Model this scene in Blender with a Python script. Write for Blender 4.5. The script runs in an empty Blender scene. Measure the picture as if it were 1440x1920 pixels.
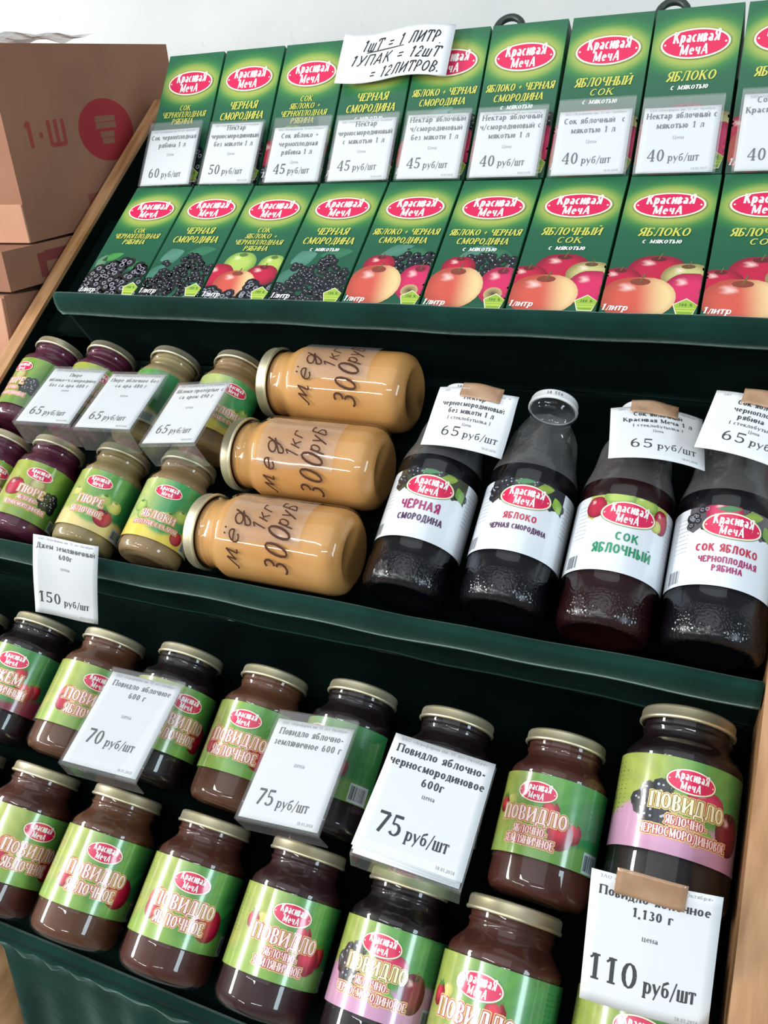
import bpy, bmesh, math, random
from mathutils import Matrix, Vector
from math import sin, cos, pi, radians, sqrt, atan2

random.seed(7)
sc = bpy.context.scene
COL = sc.collection

# ---------------------------------------------------------------- frame of the stand
# The trays slope 40 degrees.  a = along the shelf, b = up the slope, c = out of the slope (millimetres)
INC = radians(40)
HGT = 1500.0
S2W = Matrix.Translation((0, 0, HGT / 1000)) @ Matrix.Rotation(INC, 4, 'X') @ Matrix.Scale(0.001, 4)
ROTS = Matrix.Rotation(INC, 3, 'X')

def W(a, b, c):
    return S2W @ Vector((a, b, c))

def frame(p, X, Y, Z):
    """object matrix (metres) from a stand-frame point in mm and stand-frame axes"""
    M = Matrix((X, Y, Z)).transposed()
    R = (ROTS @ M).to_4x4()
    R.translation = W(*p)
    return R

# ---------------------------------------------------------------- camera
cam = bpy.data.objects.new('camera', bpy.data.cameras.new('camera'))
COL.objects.link(cam)
cr = Vector((0.91522958, 0.29139198, -0.27829036))
cd = Vector((0.12675948, -0.86381525, -0.48760152))
cf = Vector((-0.38247463, 0.41099139, -0.82752597))
cam.matrix_world = frame((0, 0, 0), cr, -cd, -cf)
cam.data.sensor_width = 36
cam.data.lens = 1600 / 1920 * 36
cam.data.clip_start = 0.02
sc.camera = cam

# ---------------------------------------------------------------- world, lamps, exposure
sc.view_settings.view_transform = 'Standard'
sc.view_settings.look = 'None'
sc.view_settings.exposure = -0.34
sc.view_settings.gamma = 1.0
sc.view_settings.use_curve_mapping = False
wd = bpy.data.worlds.new('world'); sc.world = wd
wd.use_nodes = True
wd.node_tree.nodes['Background'].inputs[0].default_value = (0.80, 0.88, 0.92, 1)
wd.node_tree.nodes['Background'].inputs[1].default_value = 0.36

def area(name, loc, target, sx, sy, power, col=(1, 1, 1), up=None):
    l = bpy.data.lights.new(name, 'AREA'); l.shape = 'RECTANGLE'
    l.size = sx; l.size_y = sy; l.energy = power; l.color = col
    o = bpy.data.objects.new(name, l); COL.objects.link(o)
    z = (Vector(loc) - Vector(target)).normalized()
    u = Vector(up) if up else Vector((0, 0, 1))
    y = (u - z * u.dot(z)).normalized(); x = y.cross(z)
    M = Matrix((x, y, z)).transposed().to_4x4(); M.translation = loc
    o.matrix_world = M
    return o
UDIR = (0, cos(INC), sin(INC))
area('window_light', (-2.55, -0.45, 1.95), (-0.4, 0.5, 0.95), 0.36, 1.6, 78, (1.0, 0.99, 0.96), UDIR)
area('side_window', (1.85, -0.55, 1.92), (-0.3, 0.5, 0.95), 0.45, 1.2, 32, (0.72, 0.90, 1.0), UDIR)
area('hall_tube', (-2.6, -3.2, 1.98), (-0.4, 0.6, 1.2), 2.6, 0.13, 54, (1, 0.98, 0.95))
area('hall_tube', (0.5, -3.0, 2.75), (-0.4, 0.6, 1.0), 1.8, 0.10, 36, (1, 1, 1))
area('hall_tube', (-1.2, -1.5, 2.95), (-0.4, 0.6, 1.0), 1.3, 0.08, 24, (0.95, 0.98, 1))
area('ceiling_fill', (-0.4, -0.3, 3.1), (-0.4, 0.9, 1.2), 2.4, 2.0, 20, (0.93, 0.98, 1.0))  # broad soft fill added overhead, not a real fitting

# ---------------------------------------------------------------- colour helpers
def lin(c):
    return c / 12.92 if c <= .04045 else ((c + .055) / 1.055) ** 2.4
def hx(s):
    return tuple(lin(int(s[i:i + 2], 16) / 255) for i in (0, 2, 4))
def mixc(a, b, t):
    t = max(0., min(1., t))
    return tuple(a[i] * (1 - t) + b[i] * t for i in range(3))
def sst(e0, e1, x):
    t = max(0., min(1., (x - e0) / (e1 - e0))); return t * t * (3 - 2 * t)

# ---------------------------------------------------------------- materials
MATS = {}
def mat(name, col=(.5, .5, .5), rough=.5, metal=0., coat=0., coat_r=.05, spec=.5, sheen=0., **k):
    m = bpy.data.materials.new(name); m.use_nodes = True
    b = m.node_tree.nodes['Principled BSDF']
    b.inputs['Base Color'].default_value = (*col, 1)
    b.inputs['Roughness'].default_value = rough
    b.inputs['Metallic'].default_value = metal
    b.inputs['Coat Weight'].default_value = coat
    b.inputs['Coat Roughness'].default_value = coat_r
    b.inputs['Specular IOR Level'].default_value = spec
    b.inputs['Sheen Weight'].default_value = sheen
    b.inputs['Sheen Roughness'].default_value = .35
    if sheen: b.inputs['Sheen Tint'].default_value = (*k.get('sheen_col', (1, 1, 1)), 1)
    MATS[name] = m
    return m

def nd(m, t, **k):
    n = m.node_tree.nodes.new(t)
    for a, v in k.items(): setattr(n, a, v)
    return n
def lk(m, a, b): m.node_tree.links.new(a, b)

def noisy(m, c0, c1, scale, detail=4, stretch=(1, 1, 1), lo=.35, hi=.65, bump=0., bscale=None, bdist=.001):
    b = m.node_tree.nodes['Principled BSDF']
    tc = nd(m, 'ShaderNodeTexCoord'); mp = nd(m, 'ShaderNodeMapping')
    mp.inputs['Scale'].default_value = stretch
    lk(m, tc.outputs['Object'], mp.inputs['Vector'])
    n = nd(m, 'ShaderNodeTexNoise'); n.inputs['Scale'].default_value = scale; n.inputs['Detail'].default_value = detail
    lk(m, mp.outputs[0], n.inputs['Vector'])
    r = nd(m, 'ShaderNodeValToRGB')
    r.color_ramp.elements[0].position = lo; r.color_ramp.elements[1].position = hi
    r.color_ramp.elements[0].color = (*c0, 1); r.color_ramp.elements[1].color = (*c1, 1)
    lk(m, n.outputs['Fac'], r.inputs[0]); lk(m, r.outputs[0], b.inputs['Base Color'])
    if bump:
        n2 = nd(m, 'ShaderNodeTexNoise'); n2.inputs['Scale'].default_value = bscale or scale; n2.inputs['Detail'].default_value = 5
        lk(m, mp.outputs[0], n2.inputs['Vector'])
        bp = nd(m, 'ShaderNodeBump'); bp.inputs['Strength'].default_value = bump; bp.inputs['Distance'].default_value = bdist
        lk(m, n2.outputs['Fac'], bp.inputs['Height']); lk(m, bp.outputs[0], b.inputs['Normal'])
    return m

def glass(name, tint=(1, 1, 1), rough=.02, bump=0, bscale=300, ior=1.5, kind='noise', film=0.):
    """thin wall glass: Fresnel mix of clear transmission and mirror gloss"""
    m = bpy.data.materials.new(name); m.use_nodes = True
    nt = m.node_tree; nt.nodes.remove(nt.nodes['Principled BSDF'])
    out = nt.nodes['Material Output']
    tr = nd(m, 'ShaderNodeBsdfTransparent'); tr.inputs[0].default_value = (*tint, 1)
    gl = nd(m, 'ShaderNodeBsdfGlossy'); gl.inputs['Roughness'].default_value = rough
    # Schlick reflectance from the facing angle, the same on both sides of the thin wall
    fr = nd(m, 'ShaderNodeLayerWeight'); fr.inputs['Blend'].default_value = .5
    pw = nd(m, 'ShaderNodeMath', operation='POWER'); pw.inputs[1].default_value = 4.5
    f0 = ((ior - 1) / (ior + 1)) ** 2
    ml = nd(m, 'ShaderNodeMath', operation='MULTIPLY_ADD'); ml.inputs[1].default_value = .9 - f0; ml.inputs[2].default_value = f0
    lk(m, fr.outputs['Facing'], pw.inputs[0]); lk(m, pw.outputs[0], ml.inputs[0])
    mx = nd(m, 'ShaderNodeMixShader')
    lk(m, ml.outputs[0], mx.inputs[0]); lk(m, tr.outputs[0], mx.inputs[1]); lk(m, gl.outputs[0], mx.inputs[2])
    if bump:
        tc = nd(m, 'ShaderNodeTexCoord')
        if kind == 'noise':
            n = nd(m, 'ShaderNodeTexNoise'); n.inputs['Scale'].default_value = bscale; n.inputs['Detail'].default_value = 1
            src = n.outputs['Fac']
        else:
            n = nd(m, 'ShaderNodeTexVoronoi'); n.inputs['Scale'].default_value = bscale
            src = n.outputs['Distance']
        lk(m, tc.outputs['Object'], n.inputs['Vector'])
        bp = nd(m, 'ShaderNodeBump'); bp.inputs['Strength'].default_value = bump; bp.inputs['Distance'].default_value = .001
        lk(m, src, bp.inputs['Height']); lk(m, bp.outputs[0], gl.inputs['Normal']); lk(m, bp.outputs[0], fr.inputs['Normal'])
    res = mx.outputs[0]
    if film:
        df = nd(m, 'ShaderNodeBsdfDiffuse'); df.inputs[0].default_value = (.75, .75, .76, 1)
        m2 = nd(m, 'ShaderNodeMixShader'); m2.inputs[0].default_value = film
        lk(m, res, m2.inputs[1]); lk(m, df.outputs[0], m2.inputs[2]); res = m2.outputs[0]
    lk(m, res, out.inputs['Surface'])
    MATS[name] = m
    return m

def printed(name, rough=.4, coat=0., coat_r=.1, spec=.5):
    m = mat(name, rough=rough, coat=coat, coat_r=coat_r, spec=spec)
    a = nd(m, 'ShaderNodeAttribute', attribute_name='Col')
    lk(m, a.outputs['Color'], m.node_tree.nodes['Principled BSDF'].inputs['Base Color'])
    return m

G_JAR = glass('jar_glass', (.96, .97, .96), .02, bump=.05, bscale=40)
G_BOT = glass('bottle_glass', (.93, .95, .96), .02, bump=.08, bscale=30)
G_EMB = glass('embossed_glass', (.93, .95, .96), .03, bump=.55, bscale=420, kind='vor')
G_FLU = glass('rippled_glass', (.93, .95, .96), .03, bump=.7, bscale=120, film=.08)
G_ACR = glass('acrylic', (.985, .99, .99), .03, ior=1.45, film=.045)
G_FILM = glass('clear_film', (.95, .95, .96), .12, ior=1.5, film=.09, bump=.35, bscale=50)
P_LABEL = printed('printed_label', .33, 1.0, .12)
P_CARTON = printed('printed_carton', .42, .25, .2)
P_INK = printed('ink_print', .7, 0, spec=.2)
M_PAPER = mat('white_paper', (.69, .71, .73), .75, spec=.2)
M_LID = mat('gold_lid', hx('cfc39a'), .42, metal=.85)
noisy(M_LID, hx('d9cfa8'), hx('e4dcc0'), 40)
M_LIDW = mat('white_lid', (.78, .80, .80), .35)
M_CART = mat('carton_green', hx('1f5c3a'), .45)
M_TAPE = mat('brown_tape', hx('b08a6a'), .3, coat=.6, coat_r=.1)
noisy(M_TAPE, hx('a57f60'), hx('bc9878'), 30, bump=.4, bscale=60, bdist=.002)

def see_through(m, amt):
    out = m.node_tree.nodes['Material Output']; tr = nd(m, 'ShaderNodeBsdfTransparent'); mx = nd(m, 'ShaderNodeMixShader'); mx.inputs[0].default_value = amt
    lk(m, m.node_tree.nodes['Principled BSDF'].outputs[0], mx.inputs[1]); lk(m, tr.outputs[0], mx.inputs[2]); lk(m, mx.outputs[0], out.inputs['Surface'])
see_through(M_TAPE, .22)
M_VEL = mat('green_velvet', hx('0d3b33'), .9, spec=.1, sheen=.5, sheen_col=(.42, .62, .56))
noisy(M_VEL, hx('0a241f'), hx('12352e'), 14, bump=.35, bscale=55, bdist=.003, lo=.3, hi=.7)
M_VELSHADE = mat('green_velvet_shaded', hx('0a2d28'), .95, spec=.03, sheen=.06, sheen_col=(.25, .65, .55))  # same velvet coloured near black, recess shade put into the colour
noisy(M_VELSHADE, hx('020908'), hx('05120f'), 9, bump=.35, bscale=30, bdist=.004, lo=.3, hi=.7)
M_WOOD = mat('varnished_wood', hx('a87850'), .45, coat=.25, coat_r=.25)
noisy(M_WOOD, hx('93683f'), hx('b58a62'), 9, 6, (9, 1.2, 9), bump=.1)
M_WOODD = mat('dark_wood', hx('5a3a26'), .6)
noisy(M_WOODD, hx('4a2e1e'), hx('6a452d'), 9, 6, (9, 1.2, 9))
M_BOX = mat('cardboard', hx('8c6a50'), .85, spec=.15)
noisy(M_BOX, hx('8d6450'), hx('9b7059'), 6, 6, bump=.08, bscale=200)
M_BOXLIT = mat('cardboard_lit', hx('a07a5e'), .85, spec=.15)  # paler copy of the cardboard, light on front faces put into the colour
noisy(M_BOXLIT, hx('b0836a'), hx('bd9077'), 6, 6)
M_WALL = mat('painted_wall', (.6, .66, .68), .8, spec=.2)
noisy(M_WALL, (.53, .555, .555), (.60, .615, .61), 3, 8, (1, 1, 1.6), lo=.3, hi=.62, bump=.25, bscale=12, bdist=.01)
def scuffs(m):
    b = m.node_tree.nodes['Principled BSDF']; src = b.inputs['Base Color'].links[0].from_socket
    tc = nd(m, 'ShaderNodeTexCoord'); n = nd(m, 'ShaderNodeTexNoise'); n.inputs['Scale'].default_value = 17; n.inputs['Detail'].default_value = 2
    mp = nd(m, 'ShaderNodeMapping'); mp.inputs['Scale'].default_value = (1.5, 1, .8); lk(m, tc.outputs['Object'], mp.inputs[0]); lk(m, mp.outputs[0], n.inputs['Vector'])
    rp = nd(m, 'ShaderNodeValToRGB'); rp.color_ramp.elements[0].position = .70; rp.color_ramp.elements[1].position = .76
    mx = nd(m, 'ShaderNodeMixRGB'); mx.inputs[2].default_value = (.33, .36, .38, 1)
    ml = nd(m, 'ShaderNodeMath', operation='MULTIPLY'); ml.inputs[1].default_value = .55
    lk(m, n.outputs['Fac'], rp.inputs[0]); lk(m, rp.outputs[0], ml.inputs[0]); lk(m, ml.outputs[0], mx.inputs[0]); lk(m, src, mx.inputs[1]); lk(m, mx.outputs[0], b.inputs['Base Color'])
scuffs(M_WALL)
M_FLOOR = mat('floor_tiles', (.35, .33, .30), .5)
M_LINER = mat('cap_liner', (.13, .135, .14), .5)
M_DARKP = mat('dark_green_plastic', hx('23302a'), .4)

def content(name, c0, c1, rough=.45, scale=25):
    m = mat(name, c0, rough, spec=.3)
    return noisy(m, c0, c1, scale, 3, lo=.3, hi=.7)
C_APPLE = content('apple_jam', hx('50301f'), hx('633d2a'))
C_RED = content('red_jam', hx('40201a'), hx('52281f'))
C_WINE = content('strawberry_jam', hx('2a1317'), hx('38181e'))
C_DARK = content('currant_jam', hx('10080d'), hx('1a0c12'))
C_PURP = content('purple_puree', hx('4c1830'), hx('5e2340'))
C_GREEN = content('apple_puree', hx('8d7c55'), hx('988862'))
C_TAN = content('sugared_apples', hx('8b6f4f'), hx('98805c'))
C_HONEY = content('cream_honey', hx('bf8448'), hx('cb9a5e'), .4, 14)
C_JUICE = content('dark_juice', hx('08060a'), hx('0d0810'), .25)
C_JUICER = content('dark_red_juice', hx('1d0609'), hx('27090c'), .25)

# ---------------------------------------------------------------- mesh helpers
def mesh(name, vs, fs, mats, smooth=False, idx=None, sc_=.001):
    me = bpy.data.meshes.new(name)
    me.from_pydata([(x * sc_, y * sc_, z * sc_) for x, y, z in vs], [], fs)
    for m in (mats if isinstance(mats, (list, tuple)) else [mats]): me.materials.append(m)
    if idx: me.polygons.foreach_set('material_index', idx)
    if smooth: me.polygons.foreach_set('use_smooth', [True] * len(me.polygons))
    me.update()
    return me

def obj(name, me, parent=None, M=None):
    o = bpy.data.objects.new(name, me); COL.objects.link(o)
    if parent is not None: o.parent = parent
    if M is not None:
        if parent is None: o.matrix_world = M
        else: o.matrix_local = M
    return o

def tag(o, label, cat, group=None, kind=None):
    if label: o['label'] = label
    if cat: o['category'] = cat
    if group: o['group'] = group
    if kind: o['kind'] = kind
    return o

def thing(name, M, label, cat, group=None):
    o = bpy.data.objects.new(name, None); COL.objects.link(o)
    o.empty_display_size = .02
    o.matrix_world = M
    return tag(o, label, cat, group)

def box_me(name, x0, x1, y0, y1, z0, z1, m, bev=0., seg=2):
    bm = bmesh.new()
    bmesh.ops.create_cube(bm, size=1)
    for v in bm.verts:
        v.co = Vector(((x0 + x1) / 2 + v.co.x * (x1 - x0), (y0 + y1) / 2 + v.co.y * (y1 - y0), (z0 + z1) / 2 + v.co.z * (z1 - z0))) * .001
    if bev:
        bmesh.ops.bevel(bm, geom=bm.edges[:], offset=bev * .001, segments=seg, affect='EDGES', profile=.5)
    me = bpy.data.meshes.new(name); bm.to_mesh(me); bm.free()
    me.materials.append(m)
    return me

def lathe(name, prof, mats, n=48, idx=None, cap0=True, cap1=True, rfun=None):
    """prof: (r, z) list, axis Z; idx: material index per profile segment"""
    vs, fs, mi = [], [], []
    for k, (r, z) in enumerate(prof):
        for j in range(n):
            t = 2 * pi * j / n
            rr = rfun(r, z, t) if rfun else r
            vs.append((rr * sin(t), -rr * cos(t), z))
    for k in range(len(prof) - 1):
        for j in range(n):
            j2 = (j + 1) % n
            fs.append((k * n + j, k * n + j2, (k + 1) * n + j2, (k + 1) * n + j)); mi.append(idx[k] if idx else 0)
    if cap0:
        vs.append((0, 0, prof[0][1])); c = len(vs) - 1
        for j in range(n): fs.append((c, (j + 1) % n, j)); mi.append(idx[0] if idx else 0)
    if cap1:
        vs.append((0, 0, prof[-1][1])); c = len(vs) - 1; o = (len(prof) - 1) * n
        for j in range(n): fs.append((c, o + j, o + (j + 1) % n)); mi.append(idx[-1] if idx else 0)
    return mesh(name, vs, fs, mats, True, mi)

# ---------------------------------------------------------------- printed art (flat print as thin coloured faces)
class Art:
    def __init__(s, clip=None):
        s.v = []; s.c = []; s.f = []; s.clip = clip
    def _add(s, x, y, L, col):
        if s.clip:
            x = min(max(x, s.clip[0]), s.clip[1]); y = min(max(y, s.clip[2]), s.clip[3])
        s.v.append((x, y, L)); s.c.append(col); return len(s.v) - 1
    def grid(s, x0, x1, y0, y1, nx, ny, L, fn):
        b = len(s.v)
        for j in range(ny + 1):
            for i in range(nx + 1):
                x = x0 + (x1 - x0) * i / nx; y = y0 + (y1 - y0) * j / ny
                s._add(x, y, L, fn(x, y) if callable(fn) else fn)
        for j in range(ny):
            for i in range(nx):
                a = b + j * (nx + 1) + i; s.f.append((a, a + 1, a + nx + 2, a + nx + 1))
    def disc(s, cx, cy, rx, ry, L, fn, n=20, rings=3, rot=0., shape=None):
        if s.clip and (cx + rx < s.clip[0] or cx - rx > s.clip[1] or cy + ry < s.clip[2] or cy - ry > s.clip[3]): return
        b = len(s.v); cr_, sr_ = cos(rot), sin(rot)
        s._add(cx, cy, L, fn(0, 0) if callable(fn) else fn)
        for k in range(1, rings + 1):
            for j in range(n):
                t = 2 * pi * j / n; q = k / rings * (shape(t) if shape else 1)
                u, v = q * cos(t), q * sin(t)
                x, y = u * rx, v * ry
                s._add(cx + x * cr_ - y * sr_, cy + x * sr_ + y * cr_, L, fn(u, v) if callable(fn) else fn)
        for j in range(n):
            j2 = (j + 1) % n
            s.f.append((b, b + 1 + j, b + 1 + j2))
            for k in range(rings - 1):
                o = b + 1 + k * n; s.f.append((o + j, o + n + j, o + n + j2, o + j2))
    def ring(s, cx, cy, rx, ry, w, L, col, n=36):
        b = len(s.v)
        for j in range(n):
            t = 2 * pi * j / n
            s._add(cx + rx * cos(t), cy + ry * sin(t), L, col); s._add(cx + (rx - w) * cos(t), cy + (ry - w) * sin(t), L, col)
        for j in range(n):
            j2 = (j + 1) % n; s.f.append((b + 2 * j, b + 2 * j2, b + 2 * j2 + 1, b + 2 * j + 1))
    def poly(s, pts, L, col):
        b = len(s.v)
        for x, y in pts: s._add(x, y, L, col)
        s.f.append(tuple(range(b, b + len(pts))))
    def strip(s, pts, ws, L, col, ext=0.):
        n = len(pts)
        if n < 2: return
        s.k = (getattr(s, 'k', 0) + 1) % 7; L = L + s.k * .13
        b = len(s.v)
        pts = [tuple(p) for p in pts]
        if ext:
            (x0, y0), (x1, y1) = pts[0], pts[1]; d = math.hypot(x1 - x0, y1 - y0) or 1
            pts[0] = (x0 - (x1 - x0) / d * ext, y0 - (y1 - y0) / d * ext)
            (x0, y0), (x1, y1) = pts[-1], pts[-2]; d = math.hypot(x1 - x0, y1 - y0) or 1
            pts[-1] = (x0 - (x1 - x0) / d * ext, y0 - (y1 - y0) / d * ext)
        for k in range(n):
            p = pts[max(0, k - 1)]; q = pts[min(n - 1, k + 1)]
            d = math.hypot(q[0] - p[0], q[1] - p[1]) or 1
            nx, ny = -(q[1] - p[1]) / d, (q[0] - p[0]) / d
            w = ws[k] / 2 if isinstance(ws, (list, tuple)) else ws / 2
            s._add(pts[k][0] + nx * w, pts[k][1] + ny * w, L, col); s._add(pts[k][0] - nx * w, pts[k][1] - ny * w, L, col)
        for k in range(n - 1):
            a = b + 2 * k; s.f.append((a, a + 1, a + 3, a + 2))
    def build(s, name, m, warp, step=.05):
        vs = [warp(x, y, .05 + L * step) for x, y, L in s.v]
        me = mesh(name, vs, s.f, m, True)
        at = me.color_attributes.new('Col', 'FLOAT_COLOR', 'POINT')
        buf = []
        for c in s.c: buf += [c[0], c[1], c[2], 1]
        at.data.foreach_set('color', buf)
        return me

def w_flat(x, y, o): return (x, y, o)
def w_front(x, y, o): return (x, -o, y)                 # a face looking along -Y
def w_cyl(R):
    return lambda x, y, o: ((R + o) * sin(x / R), -(R + o) * cos(x / R), y)

# ---------------------------------------------------------------- stroke lettering
# upper case letters: V/B/P/N thick strokes (serifs both, bottom, top, none), lower-case v/b/p/n thin ones, A arc
GL = {
'А': '.8 b .08 0 .4 1;B .72 0 .4 1;n .2 .33 .6 .33',
'Б': '.66 V .12 0 .12 1;n .12 .98 .55 .98;n .55 1 .55 .8;A .3 .28 .28 .28 -90 90;n .12 .56 .3 .56;n .12 0 .3 0',
'В': '.7 V .12 0 .12 1;n .12 1 .34 1;A .34 .76 .22 .24 -90 90;n .12 .53 .34 .53;A .34 .265 .27 .265 -90 90;n .12 0 .34 0',
'Г': '.6 V .12 0 .12 1;n .12 .98 .54 .98;n .54 1 .54 .78',
'Д': '.82 n .2 .05 .32 1;n .3 .98 .64 .98;N .62 .05 .62 1;n .04 .04 .8 .04;n .05 .04 .05 -.2;n .78 .04 .78 -.2',
'Е': '.66 V .12 0 .12 1;n .12 .98 .56 .98;n .56 1 .56 .8;n .12 .52 .45 .52;n .12 .02 .6 .02;n .6 0 .6 .22',
'Ж': '1 V .5 0 .5 1;n .08 1 .5 .5;n .92 1 .5 .5;N .5 .55 .08 0;N .5 .55 .92 0',
'З': '.62 A .27 .76 .22 .24 -90 140;A .27 .265 .28 .265 -140 90',
'И': '.82 V .12 0 .12 1;V .7 0 .7 1;n .12 .1 .7 .9',
'Й': '.82 V .12 0 .12 1;V .7 0 .7 1;n .12 .1 .7 .9;A .41 1.28 .13 .12 180 360',
'К': '.76 V .12 0 .12 1;n .2 .48 .62 1;B .3 .58 .7 0',
'Л': '.8 V .66 0 .66 1;n .26 .98 .66 .98;n .28 1 .2 .1;N .2 .1 .06 .04',
'М': '.96 v .12 0 .12 1;V .84 0 .84 1;N .14 1 .47 .1;n .47 .1 .84 1',
'Н': '.82 V .12 0 .12 1;V .7 0 .7 1;n .12 .5 .7 .5',
'О': '.82 A .41 .5 .34 .5 0 360',
'П': '.82 V .12 0 .12 1;V .7 0 .7 1;n .12 .98 .7 .98',
'Р': '.66 V .12 0 .12 1;n .12 1 .34 1;A .34 .73 .25 .27 -90 90;n .12 .46 .34 .46',
'С': '.72 A .4 .5 .34 .5 50 310',
'Т': '.7 V .35 0 .35 1;n .04 .98 .66 .98;n .04 1 .04 .78;n .66 1 .66 .78',
'У': '.72 N .06 1 .38 .35;n .66 1 .3 .1;N .3 .08 .12 .02',
'Ц': '.86 V .12 0 .12 1;V .66 0 .66 1;n .12 .02 .82 .02;n .8 .04 .8 -.2',
'Ч': '.76 V .62 0 .62 1;N .12 1 .12 .6;n .12 .6 .26 .46;n .26 .46 .62 .5',
'Ш': '1.1 V .12 0 .12 1;V .54 0 .54 1;V .96 0 .96 1;n .12 .02 .96 .02',
'Ы': '.95 V .12 0 .12 1;n .12 .52 .3 .52;A .3 .26 .22 .26 -90 90;n .12 0 .3 0;V .82 0 .82 1',
'Ь': '.62 V .12 0 .12 1;n .12 .52 .3 .52;A .3 .26 .22 .26 -90 90;n .12 0 .3 0',
'Ю': '1.08 V .12 0 .12 1;n .12 .5 .35 .5;A .68 .5 .3 .5 0 360',
'Я': '.72 V .6 0 .6 1;A .34 .73 .25 .27 90 270;n .34 1 .6 1;n .34 .46 .6 .46;N .42 .46 .12 0',
'Ф': '.9 V .45 0 .45 1;A .45 .52 .36 .3 0 360',
'0': '.62 A .3 .5 .24 .5 0 360', '1': '.52 V .28 0 .28 1;n .28 1 .08 .8',
'2': '.6 A .28 .72 .22 .28 -20 170;N .46 .58 .08 .04;N .06 .04 .54 .04',
'3': '.6 A .27 .76 .22 .24 -90 140;A .27 .265 .27 .265 -140 90',
'4': '.64 B .44 0 .44 1;n .44 1 .04 .3;n .04 .3 .6 .3',
'5': '.6 N .14 .94 .52 .94;n .14 1 .12 .52;A .26 .31 .26 .31 -150 125',
'6': '.62 A .3 .3 .24 .3 0 360;A .44 .4 .38 .6 100 185',
'7': '.6 N .06 .94 .55 .94;N .54 .94 .22 0', '8': '.62 A .3 .74 .2 .26 0 360;A .3 .26 .24 .26 0 360',
'9': '.62 A .3 .7 .24 .3 0 360;A .16 .6 .38 .6 -80 5',
'.': '.25 N .1 .0 .1 .14', ',': '.25 N .12 .1 .06 -.15', '/': '.45 n .04 -.15 .42 1.05',
'+': '.6 n .06 .45 .54 .45;n .3 .2 .3 .7', '-': '.4 N .06 .35 .34 .35', '=': '.7 n .1 .3 .6 .3;n .1 .58 .6 .58',
'(': '.3 A .32 .45 .22 .65 110 250', ')': '.3 A .0 .45 .22 .65 -70 70',
'«': '.5 n .24 .6 .06 .38;n .06 .38 .24 .16;n .44 .6 .26 .38;n .26 .38 .44 .16',
'»': '.5 n .06 .6 .24 .38;n .24 .38 .06 .16;n .26 .6 .44 .38;n .44 .38 .26 .16',
'%': '.8 A .2 .75 .14 .22 0 360;A .62 .25 .14 .22 0 360;n .16 0 .66 1', ' ': '.4', '•': '.5 N .15 .45 .32 .45',
'а': '.58 B .46 0 .46 .5;A .27 .48 .19 .21 0 150;A .26 .2 .19 .2 0 360',
'б': '.62 A .3 .31 .24 .31 0 360;n .06 .4 .12 .8;N .12 .8 .5 .98',
'е': '.58 A .3 .35 .24 .35 0 315;n .08 .38 .52 .38', 'ё': '.58 A .3 .35 .24 .35 0 315;n .08 .38 .52 .38;N .18 .88 .18 .98;N .4 .88 .4 .98',
'р': '.66 V .14 -.3 .14 .7;A .36 .35 .24 .35 0 360', 'с': '.56 A .3 .35 .24 .35 50 310',
'у': '.6 N .06 .7 .3 .1;n .56 .7 .3 .1;n .3 .1 .14 -.28', 'ф': '.8 V .4 -.3 .4 1;A .4 .35 .32 .32 0 360',
# handwriting
'~м': '.8 N .0 .1 .1 .05;N .1 .05 .3 .7;N .3 .7 .38 .15;N .38 .15 .6 .75;N .6 .75 .66 .05;N .66 .05 .8 .1',
'~е': '.55 A .28 .35 .22 .35 0 320;N .06 .3 .5 .42', '~д': '.7 A .3 .3 .24 .3 0 360;N .54 .7 .52 -.2;A .36 -.2 .16 .3 180 360;N .2 -.2 .66 .25',
}
GP = {}
def glyph(ch):
    if ch in GP: return GP[ch]
    low = None
    if ch in GL: src = GL[ch]
    elif ch.upper() in GL: src = GL[ch.upper()]; low = .72
    else: src = '.4'
    w, *rest = src.split(' ', 1)
    st = []
    if rest:
        for p in rest[0].split(';'):
            q = p.split(); st.append((q[0], [float(z) for z in q[1:]]))
    k = low or 1.
    res = (float(w) * k, [(t, [z * k for z in v[:4]] + v[4:] if t == 'A' else [z * k for z in v]) for t, v in st], k)
    GP[ch] = res
    return res

ST = {
 'serif':  dict(T=.15, t=.08, serif=1, slant=0, xs=1., sp=.07),
 'bold':   dict(T=.20, t=.11, serif=1, slant=0, xs=1., sp=.09),
 'ital':   dict(T=.18, t=.09, serif=1, slant=.2, xs=.95, sp=.07),
 'logo':   dict(T=.165, t=.115, serif=0, slant=.08, xs=.66, sp=.11),
 'sans':   dict(T=.2, t=.17, serif=0, slant=0, xs=.92, sp=.12),
 'pen':    dict(T=.125, t=.125, serif=0, slant=.32, xs=.85, sp=.12),
 'hand':   dict(T=.095, t=.095, serif=0, slant=.25, xs=.85, sp=.1),
}
def chars(s):
    out = []; i = 0
    while i < len(s):
        if s[i] == '~': out.append(s[i:i + 2]); i += 2
        else: out.append(s[i]); i += 1
    return out
def text_w(s, h, st):
    z = ST[st]; return sum((glyph(c)[0] * z['xs'] + z['sp']) * h for c in chars(s)) - z['sp'] * h
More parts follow.
